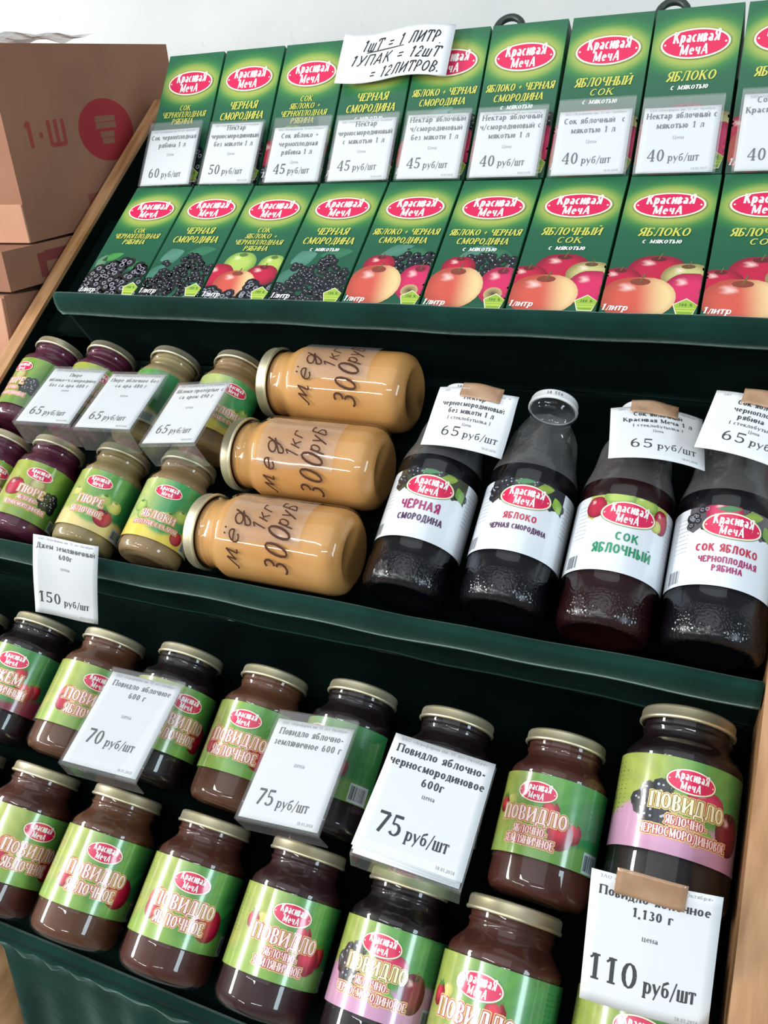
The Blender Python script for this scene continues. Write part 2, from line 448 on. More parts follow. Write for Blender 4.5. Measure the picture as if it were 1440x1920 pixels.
def text(A, s, x, y, h, st, col, L, fit=None, align=0, ex=0., seg=4., arc=0.):
    """centre (align 0), left (1) or right (-1); ex widens every stroke (outline); arc bends the baseline"""
    z = ST[st]; w = text_w(s, h, st); kx = (fit / w) if fit else 1.
    w *= kx; x0 = x - w / 2 if align == 0 else (x if align == 1 else x - w)
    px = x0
    for c in chars(s):
        gw, strokes, gk = glyph(c)
        def tr(u, v):
            X = px + (u * z['xs'] * h + z['slant'] * v * h) * kx
            return (X, y + v * h + arc * (X - x) ** 2)
        for t, v in strokes:
            if t == 'A':
                cx, cy, rx, ry, a0, a1 = v
                n = max(5, int(abs(a1 - a0) / 30)); pts = []; ws = []
                for k in range(n + 1):
                    a = radians(a0 + (a1 - a0) * k / n)
                    T_, t_ = z['T'] * h, z['t'] * h
                    wd_ = t_ + (T_ - t_) * abs(cos(a))
                    # keep the stroke inside the letter box
                    pts.append(tr(cx + (rx - z['T'] * .3) * cos(a), cy + (ry - z['t'] * .5) * sin(a))); ws.append(wd_ + ex)
                A.strip(pts, ws, L, col, ex / 2)
            else:
                x0_, y0_, x1_, y1_ = v
                wd_ = (z['T'] if t.isupper() else z['t']) * h
                p, q = tr(x0_, y0_), tr(x1_, y1_)
                d = math.hypot(q[0] - p[0], q[1] - p[1]); n = max(1, int(d / seg))
                A.strip([(p[0] + (q[0] - p[0]) * k / n, p[1] + (q[1] - p[1]) * k / n) for k in range(n + 1)], wd_ + ex, L, col, ex / 2)
                if z['serif'] and t.upper() in 'VBP':
                    ends = sorted([(y0_, x0_), (y1_, x1_)]); hw = (.12 if t.isupper() else .1) + .02
                    use = {'V': ends, 'B': ends[:1], 'P': ends[1:]}[t.upper()]
                    for (yy, xx) in use:
                        dy = z['t'] * .5 if yy < .4 * gk else -z['t'] * .5
                        A.strip([tr(xx - hw * gk, yy + dy), tr(xx + hw * gk, yy + dy)], z['t'] * h + ex, L, col, ex / 2)
        px += (gw * z['xs'] + z['sp']) * h * kx
    return w

# ---------------------------------------------------------------- pieces of print
CR = hx('d0174f'); WHT = (.86, .86, .84); CRM = hx('f3ead2')
def logo(A, cx, cy, w, L=10, rim=hx('7b8b52')):
    h = w * .5
    A.disc(cx, cy, w / 2 * 1.03, h / 2 * 1.05, L, rim, 40, 3)
    A.disc(cx, cy, w / 2, h / 2, L + 1, CRM, 40, 3)
    A.disc(cx, cy, w / 2 * .945, h / 2 * .90, L + 2, CR, 40, 4)
    for s_ in (-1, 1): A.disc(cx + s_ * w * .435, cy, w * .016, w * .016, L + 3, CRM, 8, 1)
    text(A, 'КрасиваЯ', cx + w * .005, cy + h * .04, h * .37, 'logo', WHT, L + 3, fit=w * .66)
    text(A, 'МечА', cx - w * .01, cy - h * .37, h * .34, 'logo', WHT, L + 3, fit=w * .40)

def apple_fn(base, dark, hi=(-.3, .45), hc=(.85, .72, .68), hr=.22, patch=None):
    def fn(u, v):
        r = math.hypot(u, v)
        c = mixc(base, dark, sst(.45, 1.05, r) * .8 + .25 * max(0, u * .5 - v * .5))
        if patch: c = mixc(c, patch, sst(-.1, .75, patch_dir(u, v)) * (1 - sst(.8, 1.1, r) * .4))
        c = mixc(c, hc, (1 - sst(hr * .3, hr, math.hypot(u - hi[0], v - hi[1]))) * .8)
        return c
    def patch_dir(u, v): return u * .9 + v * .1
    return fn
def apple(A, cx, cy, rx, ry, L, kind='red', stem=True):
    k = dict(red=(hx('b3173c'), hx('6d0d22'), None), pink=(hx('c8285c'), hx('8a1238'), None),
             peach=(hx('c65346'), hx('9c4332'), hx('e0c48e')), green=(hx('a9bf5a'), hx('5f8a3c'), None),
             dark=(hx('7c1230'), hx('3d0818'), None), pale=(hx('b9b878'), hx('74512f'), None), yel=(hx('c9c36a'), hx('93a24a'), None))[kind]
    A.disc(cx, cy, rx, ry, L, apple_fn(k[0], k[1], patch=k[2], hc=hx('f0d8d0') if kind != 'green' else hx('dde8b0')), 26, 6,
           shape=lambda t: 1 - .07 * math.exp(-((t - pi / 2) / .35) ** 2))
    if stem:
        A.disc(cx, cy + ry * .72, rx * .28, ry * .16, L + 1, mixc(k[1], (.02, .02, .01), .4), 10, 2)
        A.strip([(cx, cy + ry * .70), (cx + rx * .1, cy + ry * 1.1)], rx * .05, L + 2, hx('6b5a30'))
def berries(A, pts, r, L, choke=False):
    for x, y in pts: A.disc(x, y, r * 1.45, r * 1.35, L - 1, hx('131a1c'), 8, 1)
    for i, (x, y) in enumerate(pts):
        rr = r * random.uniform(.85, 1.15)
        A.disc(x, y, rr, rr, L + (i % 3), lambda u, v: mixc(hx('23262e'), hx('0b0c12'), sst(.3, 1, math.hypot(u, v))), 10, 2)
        if choke:
            A.ring(x - rr * .1, y + rr * .1, rr * .55, rr * .5, rr * .22, L + (i % 3) + 1, hx('8d8c98'), 10)
        else:
            A.disc(x - rr * .3, y + rr * .3, rr * .22, rr * .2, L + (i % 3) + 1, hx('aab0ba'), 6, 1)
def leaf(A, x, y, l, w, rot, L, col):
    A.disc(x, y, l, w, L, lambda u, v: mixc(col, mixc(col, (.01, .05, .02), .5), abs(v) * .7), 16, 3, rot, shape=lambda t: 1 - .18 * abs(sin(t * 2)))
def scatter(fn, n, x0, x1, y0, y1):
    out = []; tries = 0
    while len(out) < n and tries < n * 30:
        tries += 1
        x = random.uniform(x0, x1); y = random.uniform(y0, y1)
        if fn(x, y): out.append((x, y))
    return out
def berry(A, x, y, r, L):
    c = hx('b81a35')
    A.disc(x, y, r, r * 1.12, L, lambda u, v: mixc(hx('d5344a'), hx('7c0f20'), sst(.2, 1, math.hypot(u + .2, v - .2))), 18, 4, shape=lambda t: 1 + .04 * sin(7 * t))
    for k in range(5): leaf(A, x + r * .3 * cos(k * 1.3), y + r * 1.02 + r * .1 * sin(k * 1.3), r * .4, r * .12, k * 1.3, L + 1, hx('4f8a2e'))

# ---------------------------------------------------------------- cartons
CWD, CHT, CDP = 90., 194., 60.
YG = hx('c6c456')
def carton_art(kind):
    A = Art((-CWD / 2 + .3, CWD / 2 - .3, .3, CHT - .3))
    ly = CHT - 44
    g0, g1, gl = hx('1b5e3e'), hx('0f4f38'), hx('abb056')
    def bg(x, y):
        r = math.hypot(x / 42., (y - ly) / 27.)
        c = mixc(g0, g1, sst(40, 150, CHT - y))
        c = mixc(c, hx('3f8a3c'), 1 - sst(.8, 1.6, r))
        return mixc(c, gl, (1 - sst(.78, 1.22, r)) * .82)
    A.grid(-CWD / 2, CWD / 2, 0, CHT, 22, 44, 0, bg)
    logo(A, 0, ly, 71, 14)
    T1 = CHT - 87
    def big(s, y, h=10.5, fit=None): text(A, s, 0, y, h, 'ital', YG, 14, fit=fit)
    def ml(y): text(A, 'с мякотью', 0, y, 6.5, 'ital', WHT, 14, fit=38)
    if kind == 1:
        big('СОК', T1 + 3, 7.5); big('ЧЕРНОПЛОДНАЯ', T1 - 7, 8, 70); big('РЯБИНА', T1 - 17, 8, 34)
        leaf(A, -20, 68, 16, 7, .4, 2, hx('3f8f45')); leaf(A, 22, 54, 18, 8, -.3, 2, hx('2c7a42')); leaf(A, -34, 60, 12, 8, 1.2, 2, hx('5d8a6a'))
        berries(A, scatter(lambda x, y: y < 48 + 14 * sin((x + 30) / 22) , 84, -46, 46, -2, 62), 6.3, 4, True)
    elif kind in (2, 4):
        big('ЧЕРНАЯ', T1, 10.5, 42); big('СМОРОДИНА', T1 - 15, 10.5, 66)
        if kind == 4: ml(T1 - 26)
        leaf(A, -22, 70, 17, 13, .5, 2, hx('4f8272')); leaf(A, 18, 78, 20, 9, .2, 2, hx('2f7050')); leaf(A, -34, 42, 20, 10, .9, 2, hx('3f7464'))
        berries(A, scatter(lambda x, y: y < 70 - abs(x - 8) * .4 + 6 * sin(x / 7) and not (x < -30 and y > 30), 260, -46, 46, -2, 78), 3.2, 4)
    elif kind == 3:
        big('СОК', T1 + 5, 7.5); big('ЯБЛОКО +', T1 - 5, 7.5, 44); big('ЧЕРНОПЛОДНАЯ', T1 - 15, 7.5, 66); big('РЯБИНА', T1 - 25, 7.5, 33)
        apple(A, -12, 62, 22, 19, 2, 'green'); apple(A, 32, 60, 18, 17, 2, 'green'); apple(A, -36, 42, 22, 20, 3, 'red', False)
        apple(A, 24, 44, 22, 17, 4, 'red'); apple(A, -8, 30, 28, 22, 5, 'peach')
        berries(A, scatter(lambda x, y: y < 20 or (x > 12 and y < 32), 52, -46, 46, -2, 34), 5.6, 8, True)
    elif kind in (5, 6):
        big('ЯБЛОКО + ЧЕРНАЯ', T1 + 1, 9, 80); big('СМОРОДИНА', T1 - 12, 9, 58)
        if kind == 6: ml(T1 - 22)
        leaf(A, -2, 84, 20, 9, .4, 2, hx('4a7d6c')); leaf(A, 26, 80, 18, 8, -.4, 2, hx('2e6a4c'))
        berries(A, scatter(lambda x, y: x > -14 and y > 40, 62, -14, 46, 40, 80), 3.7, 3)
        apple(A, -17, 62, 19, 16, 7, 'red'); apple(A, 34, 38, 23, 27, 8, 'pink'); apple(A, -15, 34, 32, 30, 9, 'peach')
        A.disc(30, 26, 10, 9, 11, lambda u, v: mixc(hx('3a3326'), hx('b9a070'), math.hypot(u, v)), 14, 3)
    else:
        if kind == 8: big('ЯБЛОКО', T1, 11, 50); ml(T1 - 10)
        else: big('ЯБЛОЧНЫЙ', T1, 10.5, 62); big('СОК', T1 - 11, 8, 26)
        if kind == 7: ml(T1 - 21)
        apple(A, 1, 62, 28, 20, 2, 'red'); apple(A, 30, 54, 24, 18, 3, 'pale'); apple(A, -33, 48, 22, 17, 4, 'red')
        apple(A, 34, 36, 24, 24, 5, 'pink', False); apple(A, -12, 26, 36, 28, 6, 'peach')
    # badge, volume
    A.poly([(34 + 12.5 * cos(pi / 2 + k * 2 * pi / 5), 15 + 11.5 * sin(pi / 2 + k * 2 * pi / 5)) for k in range(5)], 13, CRM)
    A.poly([(34 + 11.5 * cos(pi / 2 + k * 2 * pi / 5), 15 + 10.5 * sin(pi / 2 + k * 2 * pi / 5)) for k in range(5)], 14, hx('8fae3a'))
    text(A, '100 %', 34, 16.5, 3.6, 'sans', hx('47702e'), 15, fit=12)
    A.strip([(25, 14), (43, 14)], .5, 15, hx('d3d670')); A.strip([(26, 11), (42, 11)], 1.2, 15, hx('bccb55')); A.strip([(28, 8.5), (40, 8.5)], 1.0, 15, hx('6d9436'))
    text(A, '1литр', -31, 9, 7.5, 'ital', WHT, 15, fit=25)
    return A.build('printed_front', P_CARTON, w_front)

CART = {k: carton_art(k) for k in range(1, 10) if k != 9}
CART[9] = carton_art(9)
carton_body = box_me('carton_body', -CWD / 2, CWD / 2, 0, CDP, 0, CHT, M_CART, 1.6)
def carton_flap():
    vs = [(-43, 4, CHT), (43, 4, CHT), (43, 56, CHT), (-43, 56, CHT), (-43, 24, CHT + 2.2), (43, 24, CHT + 2.2), (43, 34, CHT + 2.2), (-43, 34, CHT + 2.2)]
    return mesh('top_seam', vs, [(0, 1, 5, 4), (4, 5, 6, 7), (7, 6, 2, 3), (0, 4, 7, 3), (1, 2, 6, 5)], M_CART)
carton_seam = carton_flap()
TU = .345
NAMES = {1: 'chokeberry juice', 2: 'blackcurrant', 3: 'apple and chokeberry juice', 4: 'blackcurrant with pulp', 5: 'apple and blackcurrant',
         6: 'apple and blackcurrant with pulp', 7: 'apple juice with pulp', 8: 'apple with pulp', 9: 'apple juice'}
LOW = {1: 'green carton with chokeberries at far left of the lower carton row', 2: 'green carton with blackcurrants in lower row, second from the left panel',
 3: 'green carton with green and red apples over chokeberries, lower row', 4: 'green carton of blackcurrants with pulp in lower row, between two apple cartons',
 5: 'green carton with big peach apple and currants, left of the lower pair', 6: 'green carton with big peach apple and currants, right of the lower pair',
 7: 'green apple juice carton in lower row, below the seventh price tag', 8: 'green apple carton with pulp in lower row, second from the right',
 9: 'green apple juice carton cut by the right picture edge, lower row'}
UPP = {1: 'upright green chokeberry carton behind the 60 rouble tag', 2: 'upright green blackcurrant carton behind the 50 rouble tag',
 3: 'upright green apple and chokeberry carton left of the handwritten sign', 4: 'upright green blackcurrant carton mostly behind the handwritten sign',
 5: 'upright green carton whose logo is half covered by the sign', 6: 'upright green apple and blackcurrant carton with loop above its top',
 7: 'upright green apple juice carton between the two looped cartons', 8: 'upright green apple carton at right, behind the tag dated 2017',
 9: 'upright green carton cut by the right picture edge, upper row'}
def put_carton(k, M, label):
    t = thing('juice_carton', M, label, 'carton', 'juice cartons on the top tray')
    obj('carton_body', carton_body, t); obj('printed_front', CART[k], t); obj('top_seam', carton_seam, t)
for k in range(9):
    a = -803 + 93 * k + 46
    j = (0, 1.5, -1, .5, 0, -1, 1, 0, 0)[k]
    put_carton(k + 1, frame((a, 562 + j, -648.5), Vector((1, 0, 0)), Vector((0, 0, -1)), Vector((0, 1, 0))), LOW[k + 1])
    z = Vector((0, cos(TU), sin(TU))); n = Vector((0, -sin(TU), cos(TU)))
    dz = (-6, -2, -1, 0, 1, 1, 1, 1, 2)[k]
    p = Vector((-805 + 93.1 * k + 46, 763, -654.5)) + z * 0.5
    t_ = radians((0, 0, 0, 0, 0, .3, -.2, .2, 0)[k])
    X = Vector((cos(t_), 0, 0)) + z * sin(t_); Z = z * cos(t_) - Vector((sin(t_), 0, 0))
    put_carton(k + 1, frame(p, X, -n, Z), UPP[k + 1])

# ---------------------------------------------------------------- the stand
def ext(name, poly, a0, a1, m, parent, bev=0., sub=0, disp=None, wav=None):
    """extrude a (b, c) cross-section along a; built in stand coordinates"""
    n = len(poly); N = max(1, sub)
    vs, fs = [], []
    for k in range(N + 1):
        a = a0 + (a1 - a0) * k / N
        for i, (b, c) in enumerate(poly):
            db, dc = disp(a, i) if disp else (0, 0)
            vs.append((a, b + db, c + dc))
    for k in range(N):
        for i in range(n):
            i2 = (i + 1) % n
            fs.append((k * n + i, k * n + i2, (k + 1) * n + i2, (k + 1) * n + i))
    fs.append(tuple(range(n - 1, -1, -1))); fs.append(tuple(N * n + i for i in range(n)))
    me = mesh(name, vs, fs, m, smooth=bool(sub))
    return obj(name, me, parent)
stand = thing('display_stand', S2W @ Matrix.Scale(1000, 4), 'stepped wooden display stand with trays lined in dark green velvet', 'stand')
PL, PR, PC = -898, 35, -690
def to_bc(y, z):   # world y, z in mm relative to the camera height
    return (y * cos(INC) + z * sin(INC), -y * sin(INC) + z * cos(INC))
def panel(a0, a1):
    pts = [(-190, PC), (1000, PC), (1010, PC - 14)]
    yb = 1010 * cos(INC) - (PC - 14) * sin(INC); yf = -190 * cos(INC) - PC * sin(INC)
    pts += [to_bc(yb, -HGT + 2), to_bc(yf, -HGT + 2)]
    return ext('side_panel', pts, a0, a1, M_WOOD, stand)
panel(PL - 22, PL); panel(PR, PR + 25)
ext('side_lining', [(-125, PC - 5), (985, PC - 5), (985, PC - 170), (-125, PC - 170)], PL, PL + 1.6, M_VELSHADE, stand)

rnd = random.Random(3)
PH = [(rnd.uniform(0, 6.3), rnd.uniform(.7, 1.3)) for _ in range(8)]
def wob(a, s=1.):
    return s * (sin(a / 61 * PH[0][1] + PH[0][0]) + .6 * sin(a / 23 * PH[1][1] + PH[1][0]) + .4 * sin(a / 140 + PH[2][0]))
def lip(b, c0, c1, a0, a1, amp=.8, th=11):
    # rounded velvet-wrapped strip standing on the tray's front edge
    poly = []
    for k in range(7):
        t = pi * k / 6
        poly.append((b + th / 2 - th / 2 * cos(t), c0 - 4 + 4 * sin(t)))
    poly += [(b + th, c1), (b - 3, c1), (b - 4, (c0 + c1) / 2 - 4), (b - 3, c0 - 8)]
    return ext('tray_lip', poly, a0, a1, M_VEL, stand, sub=150,
               disp=lambda a, i: (wob(a + i * 9, .35 * amp) - (1.5 if i in (8, 9) else 0) * (1 + wob(a, .3)), wob(a * .9 + i * 5, .55 * amp)))
lip(546, -632, -659, -817, 33)
lip(237, -700, -730, -896, 34, 1.4)
def riser(b, c0, c1, a0, a1):
    n = 8; poly = [(b + 1.5, c0 + (c1 - c0) * k / n) for k in range(n + 1)] + [(b + 9, c1), (b + 9, c0)]
    return ext('velvet_riser', poly, a0, a1, M_VELSHADE, stand, sub=160,
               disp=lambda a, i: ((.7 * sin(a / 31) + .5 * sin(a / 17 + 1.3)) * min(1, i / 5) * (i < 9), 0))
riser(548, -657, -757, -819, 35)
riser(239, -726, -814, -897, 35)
# sloping tray boards
ext('tray_board', [(556, -710), (761, -710), (761, -722), (556, -722)], -896, 35, M_VELSHADE, stand)
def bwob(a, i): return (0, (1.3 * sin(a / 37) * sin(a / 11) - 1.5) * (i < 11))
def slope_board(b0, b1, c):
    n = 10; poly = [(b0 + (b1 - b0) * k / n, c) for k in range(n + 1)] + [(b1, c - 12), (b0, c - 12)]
    return ext('tray_board', poly, -896, 35, M_VELSHADE, stand, sub=1)
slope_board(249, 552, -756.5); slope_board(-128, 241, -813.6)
ext('carton_step', [(761, -722), (762, -656.5), (784.5, -716), (784.5, -722)], -806, 35, M_VELSHADE, stand)
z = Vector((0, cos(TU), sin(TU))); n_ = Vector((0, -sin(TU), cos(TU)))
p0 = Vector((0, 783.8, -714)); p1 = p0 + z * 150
ext('back_rest', [(p0.y, p0.z), (p1.y, p1.z), (p1.y - n_.y * 9, p1.z - n_.z * 9), (p0.y - n_.y * 9, p0.z - n_.z * 9)], -806, 35, M_VELSHADE, stand)

# front lip with gathers, then the hanging skirt
def skirt():
    vs, fs = [], []
    NA = 420; rows = []
    def gather(a): return 4.6 * sin(a / 6.0 + 1.3 * sin(a / 41)) * (.3 + .7 * sin(a / 67 + .6) ** 2)
    for j in range(26):
        for i in range(NA + 1):
            a = -897 + 932 * i / NA
            if j <= 3:       # inside top roll
                b = -118 - j * 3.5; c = -812 + j * 6.5 + (1.5 if j == 3 else 0); out = 0
            elif j <= 10:    # band
                s_ = (j - 3) / 7; b = -129 - 4 * sin(pi * s_); c = -792.5 - 27 * s_
                b -= gather(a) * sin(pi * min(1, s_ * .9)) * .8
            else:            # skirt hanging plumb
                s_ = (j - 10) / 15; dz = 640 * s_ ** 1.3
                y0, z0 = -128 * cos(INC) + 819.5 * sin(INC), -128 * sin(INC) - 819.5 * cos(INC)
                y0 -= 2 + (gather(a * .8) + 7 * sin(a / 26 + .8 * sin(a / 60))) * min(1, s_ * 5 + .12) + 6 * min(1, s_ * 8)
                b, c = to_bc(y0, z0 - dz)
            c += wob(a, 1.1) * (1 if j in (2, 3, 4, 5) else .5)
            vs.append((a, b, c))
    for j in range(25):
        for i in range(NA):
            k = j * (NA + 1) + i; fs.append((k, k + 1, k + NA + 2, k + NA + 1))
    o = obj('velvet_skirt', mesh('velvet_skirt', vs, fs, M_VEL, True), stand)
    o['label'] = 'gathered dark green velvet hanging from the lowest tray front'
skirt()
ext('tray_lip', [(-116.5, -814), (-116.5, -800), (-124, -800), (-124, -826), (-116.5, -826)], -897, 35, M_VEL, stand)

# ---------------------------------------------------------------- jars
def jar_meshes(R, rl, zs, pref):
    """zs: base z, label bottom, label top, lid bottom, lid top (along the axis)"""
    zb, l0, l1, n0, n1 = zs
    cr_ = R * .34
    prof = [(R - cr_ - 5, zb + 2), (R - cr_, zb)]
    for k in range(1, 7):
        t = pi / 2 * k / 6; prof.append((R - cr_ + cr_ * sin(t), zb + cr_ * (1 - cos(t)) * .9))
    prof += [(R, l0 - 3), (R, l0), (R - .6, l0 + 1.5), (R - .6, l1 - 1.5), (R, l1), (R, l1 + 3)]
    sh = n0 - 9
    for k in range(1, 8):
        t = pi * k / 8; prof.append((R - (R - rl + 2.2) * (1 - cos(t)) / 2, l1 + 3 + (sh - l1 - 3) * k / 8))
    prof += [(rl - 1.9, sh), (rl - 2.2, sh + .8), (rl - .6, sh + 2.5), (rl - .6, sh + 3.8), (rl - 1.9, sh + 5), (rl - 1.5, sh + 6.5), (rl - 1.4, n0 + 1), (rl - 1.4, n1 - 2)]
    g = lathe('jar_glass', prof, G_JAR, 56)
    pin = [(max(2, r - 2.), z + (2.2 if i < 3 else 0)) for i, (r, z) in enumerate(prof[1:-1])]
    top = pin[-1]
    pin += [(top[0] - 1, n0 + 2)]
    lp = [(rl - 1.0, n0), (rl, n0), (rl + .9, n0 + .8), (rl + .9, n0 + 2.2), (rl, n0 + 3), (rl, n1 - 2.5), (rl - .7, n1 - .8), (rl - 2.2, n1), (rl - 5, n1), (rl - 6, n1 - 1), (rl - 12, n1 - 1)]
    lid = lathe('lid', lp, M_LID, 56, cap0=False, rfun=lambda r, z, t: r)
    return g, pin, lid
R1, R2, R3 = 43., 34.4, 46.5
G1, PI1, LID1 = jar_meshes(R1, 34.3, (-64, -33.5, 33, 63.5, 74.5), 'a')
G2, PI2, LID2 = jar_meshes(R2, 29.6, (-55, -38, 29, 57, 67.5), 'b')
CM = {}
def fill(key, pin, m):
    k = (key, m.name)
    if k not in CM: CM[k] = lathe('contents', pin, m, 48)
    return CM[k]

WR = hx('a82040'); FIL = hx('f2dcd4'); GLD = hx('d9b45a'); CRF = hx('f3e6c0')
def jam_art(kind, R, l0, l1):
    k = R / 43.
    half = R * 1.75; H = (l1 - l0)
    A = Art((-half, half, l0 + .2, l1 - .2))
    yb = lambda f: l1 - f * H        # f = fraction down from the top
    lime, grn, dk = hx('a2b455'), hx('5da04a'), hx('2a8049')
    if kind in ('curr',): low = hx('c58fb4')
    elif kind == 'pur_app': low = hx('d8c383')
    elif kind == 'apples': lime, grn, dk, low = hx('b4c777'), hx('3d9c5a'), hx('22854c'), hx('dcc44e')
    elif kind == 'jam': lime, grn, dk, low = hx('8aa83f'), hx('3f8c46'), hx('1f6b3e'), hx('7d2440')
    elif kind == 'pur_cur': lime, grn, dk, low = hx('a2b045'), hx('7aa33c'), hx('3f7f35'), hx('6f8c3f')
    else: low = hx('83ad4c')
    def bg(x, y):
        f = (l1 - y) / H
        c = mixc(lime, grn, sst(-32 * k, 10 * k, x)); c = mixc(c, dk, sst(12 * k, 46 * k, x + (f - .5) * 20))
        ang = atan2(y - yb(.45), x); rr = math.hypot(x, y - yb(.45))
        c = mixc(c, (1.25 * c[0], 1.2 * c[1], 1.1 * c[2]), .5 * (sin(ang * 17) > .2) * sst(10, 30, rr))
        bnd = .60 if kind == 'curr' else .80
        e = bnd + .08 * sin(x / (13 * k) + 1)
        c = (c[0] * .88, c[1] * .84, c[2] * .86)
        return mixc(c, low, sst(e - .04, e + .04, f) * (.95 if kind in ('curr', 'pur_app', 'apples', 'jam') else .5))
    A.grid(-half, half, l0, l1, 60, 30, 0, bg)
    # small print at both sides, bar code on the right
    rr = random.Random(5)
    for i in range(12):
        y = yb(.1 + .05 * i)
        A.strip([(-half + 5 + 7 * q, y) for q in range(4)], .55, 1, hx('4b6e2c')); 
        if i < 9: A.strip([(half - 26 + 6 * q, y) for q in range(rr.choice((3, 4)))], .55, 1, hx('1d5a32'))
    A.grid(half - 26, half - 6, l0 + 1, l0 + 17 * k, 6, 1, 2, hx('b4c6c8'))
    x = half - 24
    while x < half - 8:
        w_ = rr.choice((.4, .8, 1.2)); A.strip([(x, l0 + 3), (x, l0 + 15 * k)], w_, 3, (.05, .06, .06)); x += w_ + rr.choice((.5, .9))
    if kind == 'app':
        apple(A, -25 * k, yb(.56), 11 * k, 12 * k, 3, 'peach', False); apple(A, -28 * k, yb(.66), 8 * k, 9 * k, 4, 'red', False)
        apple(A, 27 * k, yb(.66), 14 * k, 14 * k, 3, 'red'); apple(A, 22 * k, yb(.56), 10 * k, 9 * k, 2, 'peach', False)
        leaf(A, 42 * k, yb(.45), 12, 5, .6, 2, hx('3f9a4a'))
    elif kind in ('str', 'jam'):
        berry(A, 14 * k, yb(.42), 7.5 * k, 3); berry(A, 25 * k, yb(.66), 11 * k, 4); berry(A, 35 * k, yb(.6), 8 * k, 3); berry(A, -33 * k, yb(.42), 6.5 * k, 3)
        apple(A, -24 * k, yb(.36), 6 * k, 5 * k, 2, 'yel', False)
    elif kind == 'curr':
        berries(A, scatter(lambda x, y: (x + 22 * k) ** 2 + (y - yb(.5)) ** 2 < (14 * k) ** 2, 20, -38 * k, 0, l0, l1), 4.6 * k, 3)
        apple(A, 12 * k, yb(.40), 14 * k, 9 * k, 2, 'pink', False); apple(A, 34 * k, yb(.62), 13 * k, 15 * k, 4, 'dark'); leaf(A, 14 * k, yb(.72), 8, 4, -.3, 5, hx('7fb45a'))
    elif kind == 'pur_app':
        apple(A, -26 * k, yb(.42), 9 * k, 7 * k, 2, 'yel'); apple(A, 16 * k, yb(.46), 11 * k, 9 * k, 2, 'green'); apple(A, 32 * k, yb(.5), 11 * k, 9 * k, 2, 'yel')
        apple(A, 24 * k, yb(.74), 13 * k, 12 * k, 4, 'red')
    elif kind == 'apples':
        for dx, f in ((-30, .5), (-20, .62), (14, .6), (28, .5)): apple(A, dx * k, yb(f), 10 * k, 9 * k, 2, 'green')
        A.disc(6 * k, yb(.62), 9 * k, 7 * k, 3, hx('d7e2c4'), 14, 2); apple(A, 33 * k, yb(.84), 9 * k, 9 * k, 4, 'red', False)
    elif kind == 'pur_cur':
        apple(A, -27 * k, yb(.5), 15 * k, 14 * k, 2, 'red'); apple(A, 4 * k, yb(.38), 11 * k, 10 * k, 2, 'pale', False)
        berries(A, scatter(lambda x, y: (x - 26 * k) ** 2 + (y - yb(.6)) ** 2 < (13 * k) ** 2, 22, 5, 45, l0, l1), 4.4 * k, 3)
    L3 = {'app': [('ПОВИДЛО', .60, 11.5, 58), ('ЯБЛОЧНОЕ', .80, 9.5, 47)],
          'str': [('ПОВИДЛО', .60, 11.5, 58), ('ЯБЛОЧНО-', .745, 6.2, 29), ('ЗЕМЛЯНИЧНОЕ', .87, 6.6, 43)],
          'curr': [('ПОВИДЛО', .56, 10.5, 52), ('ЯБЛОЧНО-', .70, 6., 28), ('ЧЕРНОСМОРОДИНОВОЕ', .83, 6.2, 62)],
          'jam': [('ДЖЕМ', .60, 11.5, 36), ('ЗЕМЛЯНИЧНЫЙ', .78, 8, 54)],
          'pur_app': [('ПЮРЕ', .60, 11, 36), ('ЯБЛОЧНОЕ', .77, 8, 44)],
          'pur_cur': [('ПЮРЕ', .58, 11, 36), ('ЯБЛОЧНО-', .70, 6, 28), ('ЧЕРНОСМОРОДИНОВОЕ', .82, 6, 58)],
          'apples': [('ЯБЛОКИ', .68, 10, 46), ('ПРОТЕРТЫЕ С САХАРОМ', .80, 5.5, 60)]}[kind]
    for s_, f, h, w_ in L3:
        h *= k; w_ *= k; y = yb(f)
        gold = mixc(GLD, CRF, .2); f1 = CRF if (kind == 'curr' and h > 9 * k) else FIL
        text(A, s_, 0, y, h, 'bold', gold, 6, fit=w_, ex=2.2 * k, seg=3)
        text(A, s_, 0, y, h, 'bold', hx('7a6a3a') if f1 is CRF else WR, 7, fit=w_, ex=.95 * k, seg=3)
        text(A, s_, 0, y, h, 'bold', f1, 8, fit=w_, ex=-.15 * k, seg=3)
    return A.build('paper_label', P_LABEL, w_cyl(R + .1))
LBL = {}
def logo_me(w, R, y):
    A = Art(); logo(A, 0, y, w, 10); return A.build('logo_oval', P_LABEL, w_cyl(R + .1))
LG1 = logo_me(34, R1, 17.5); LG2 = logo_me(29, R2, 15)
def jar_label(kind, size):
    k = (kind, size)
    if k not in LBL: LBL[k] = jam_art(kind, *((R1, -33.5, 33) if size == 1 else (R2, -38, 29)))
    return LBL[k]

def put_jar(a, b, size, phi, kind, cont, label, scale=1., name='jam_jar', grp='jars on the lowest tray', tw=0.):
    R = (R1 if size == 1 else R2) * scale
    c = (-813.4 if size == 1 else -756.2) + R + .1
    f = radians(phi); X = Vector((cos(f), 0, -sin(f))); Y = Vector((-sin(f), 0, -cos(f))); Z = Vector((0, 1, 0))
    if tw:
        Rz = Matrix.Rotation(radians(tw), 3, Vector((0, 0, 1))); X, Y, Z = Rz @ X, Rz @ Y, Rz @ Z
    t = thing(name, frame((a, b, c), X, Y, Z) @ Matrix.Scale(scale, 4), label, 'jar', grp)
    g, pin, lid, lg = (G1, PI1, LID1, LG1) if size == 1 else (G2, PI2, LID2, LG2)
    obj('jar_glass', g, t); obj('contents', fill(size, pin, cont), t); obj('lid', lid, t)
    l = obj('paper_label', jar_label(kind, size), t); obj('logo_oval', lg, l)
    return t
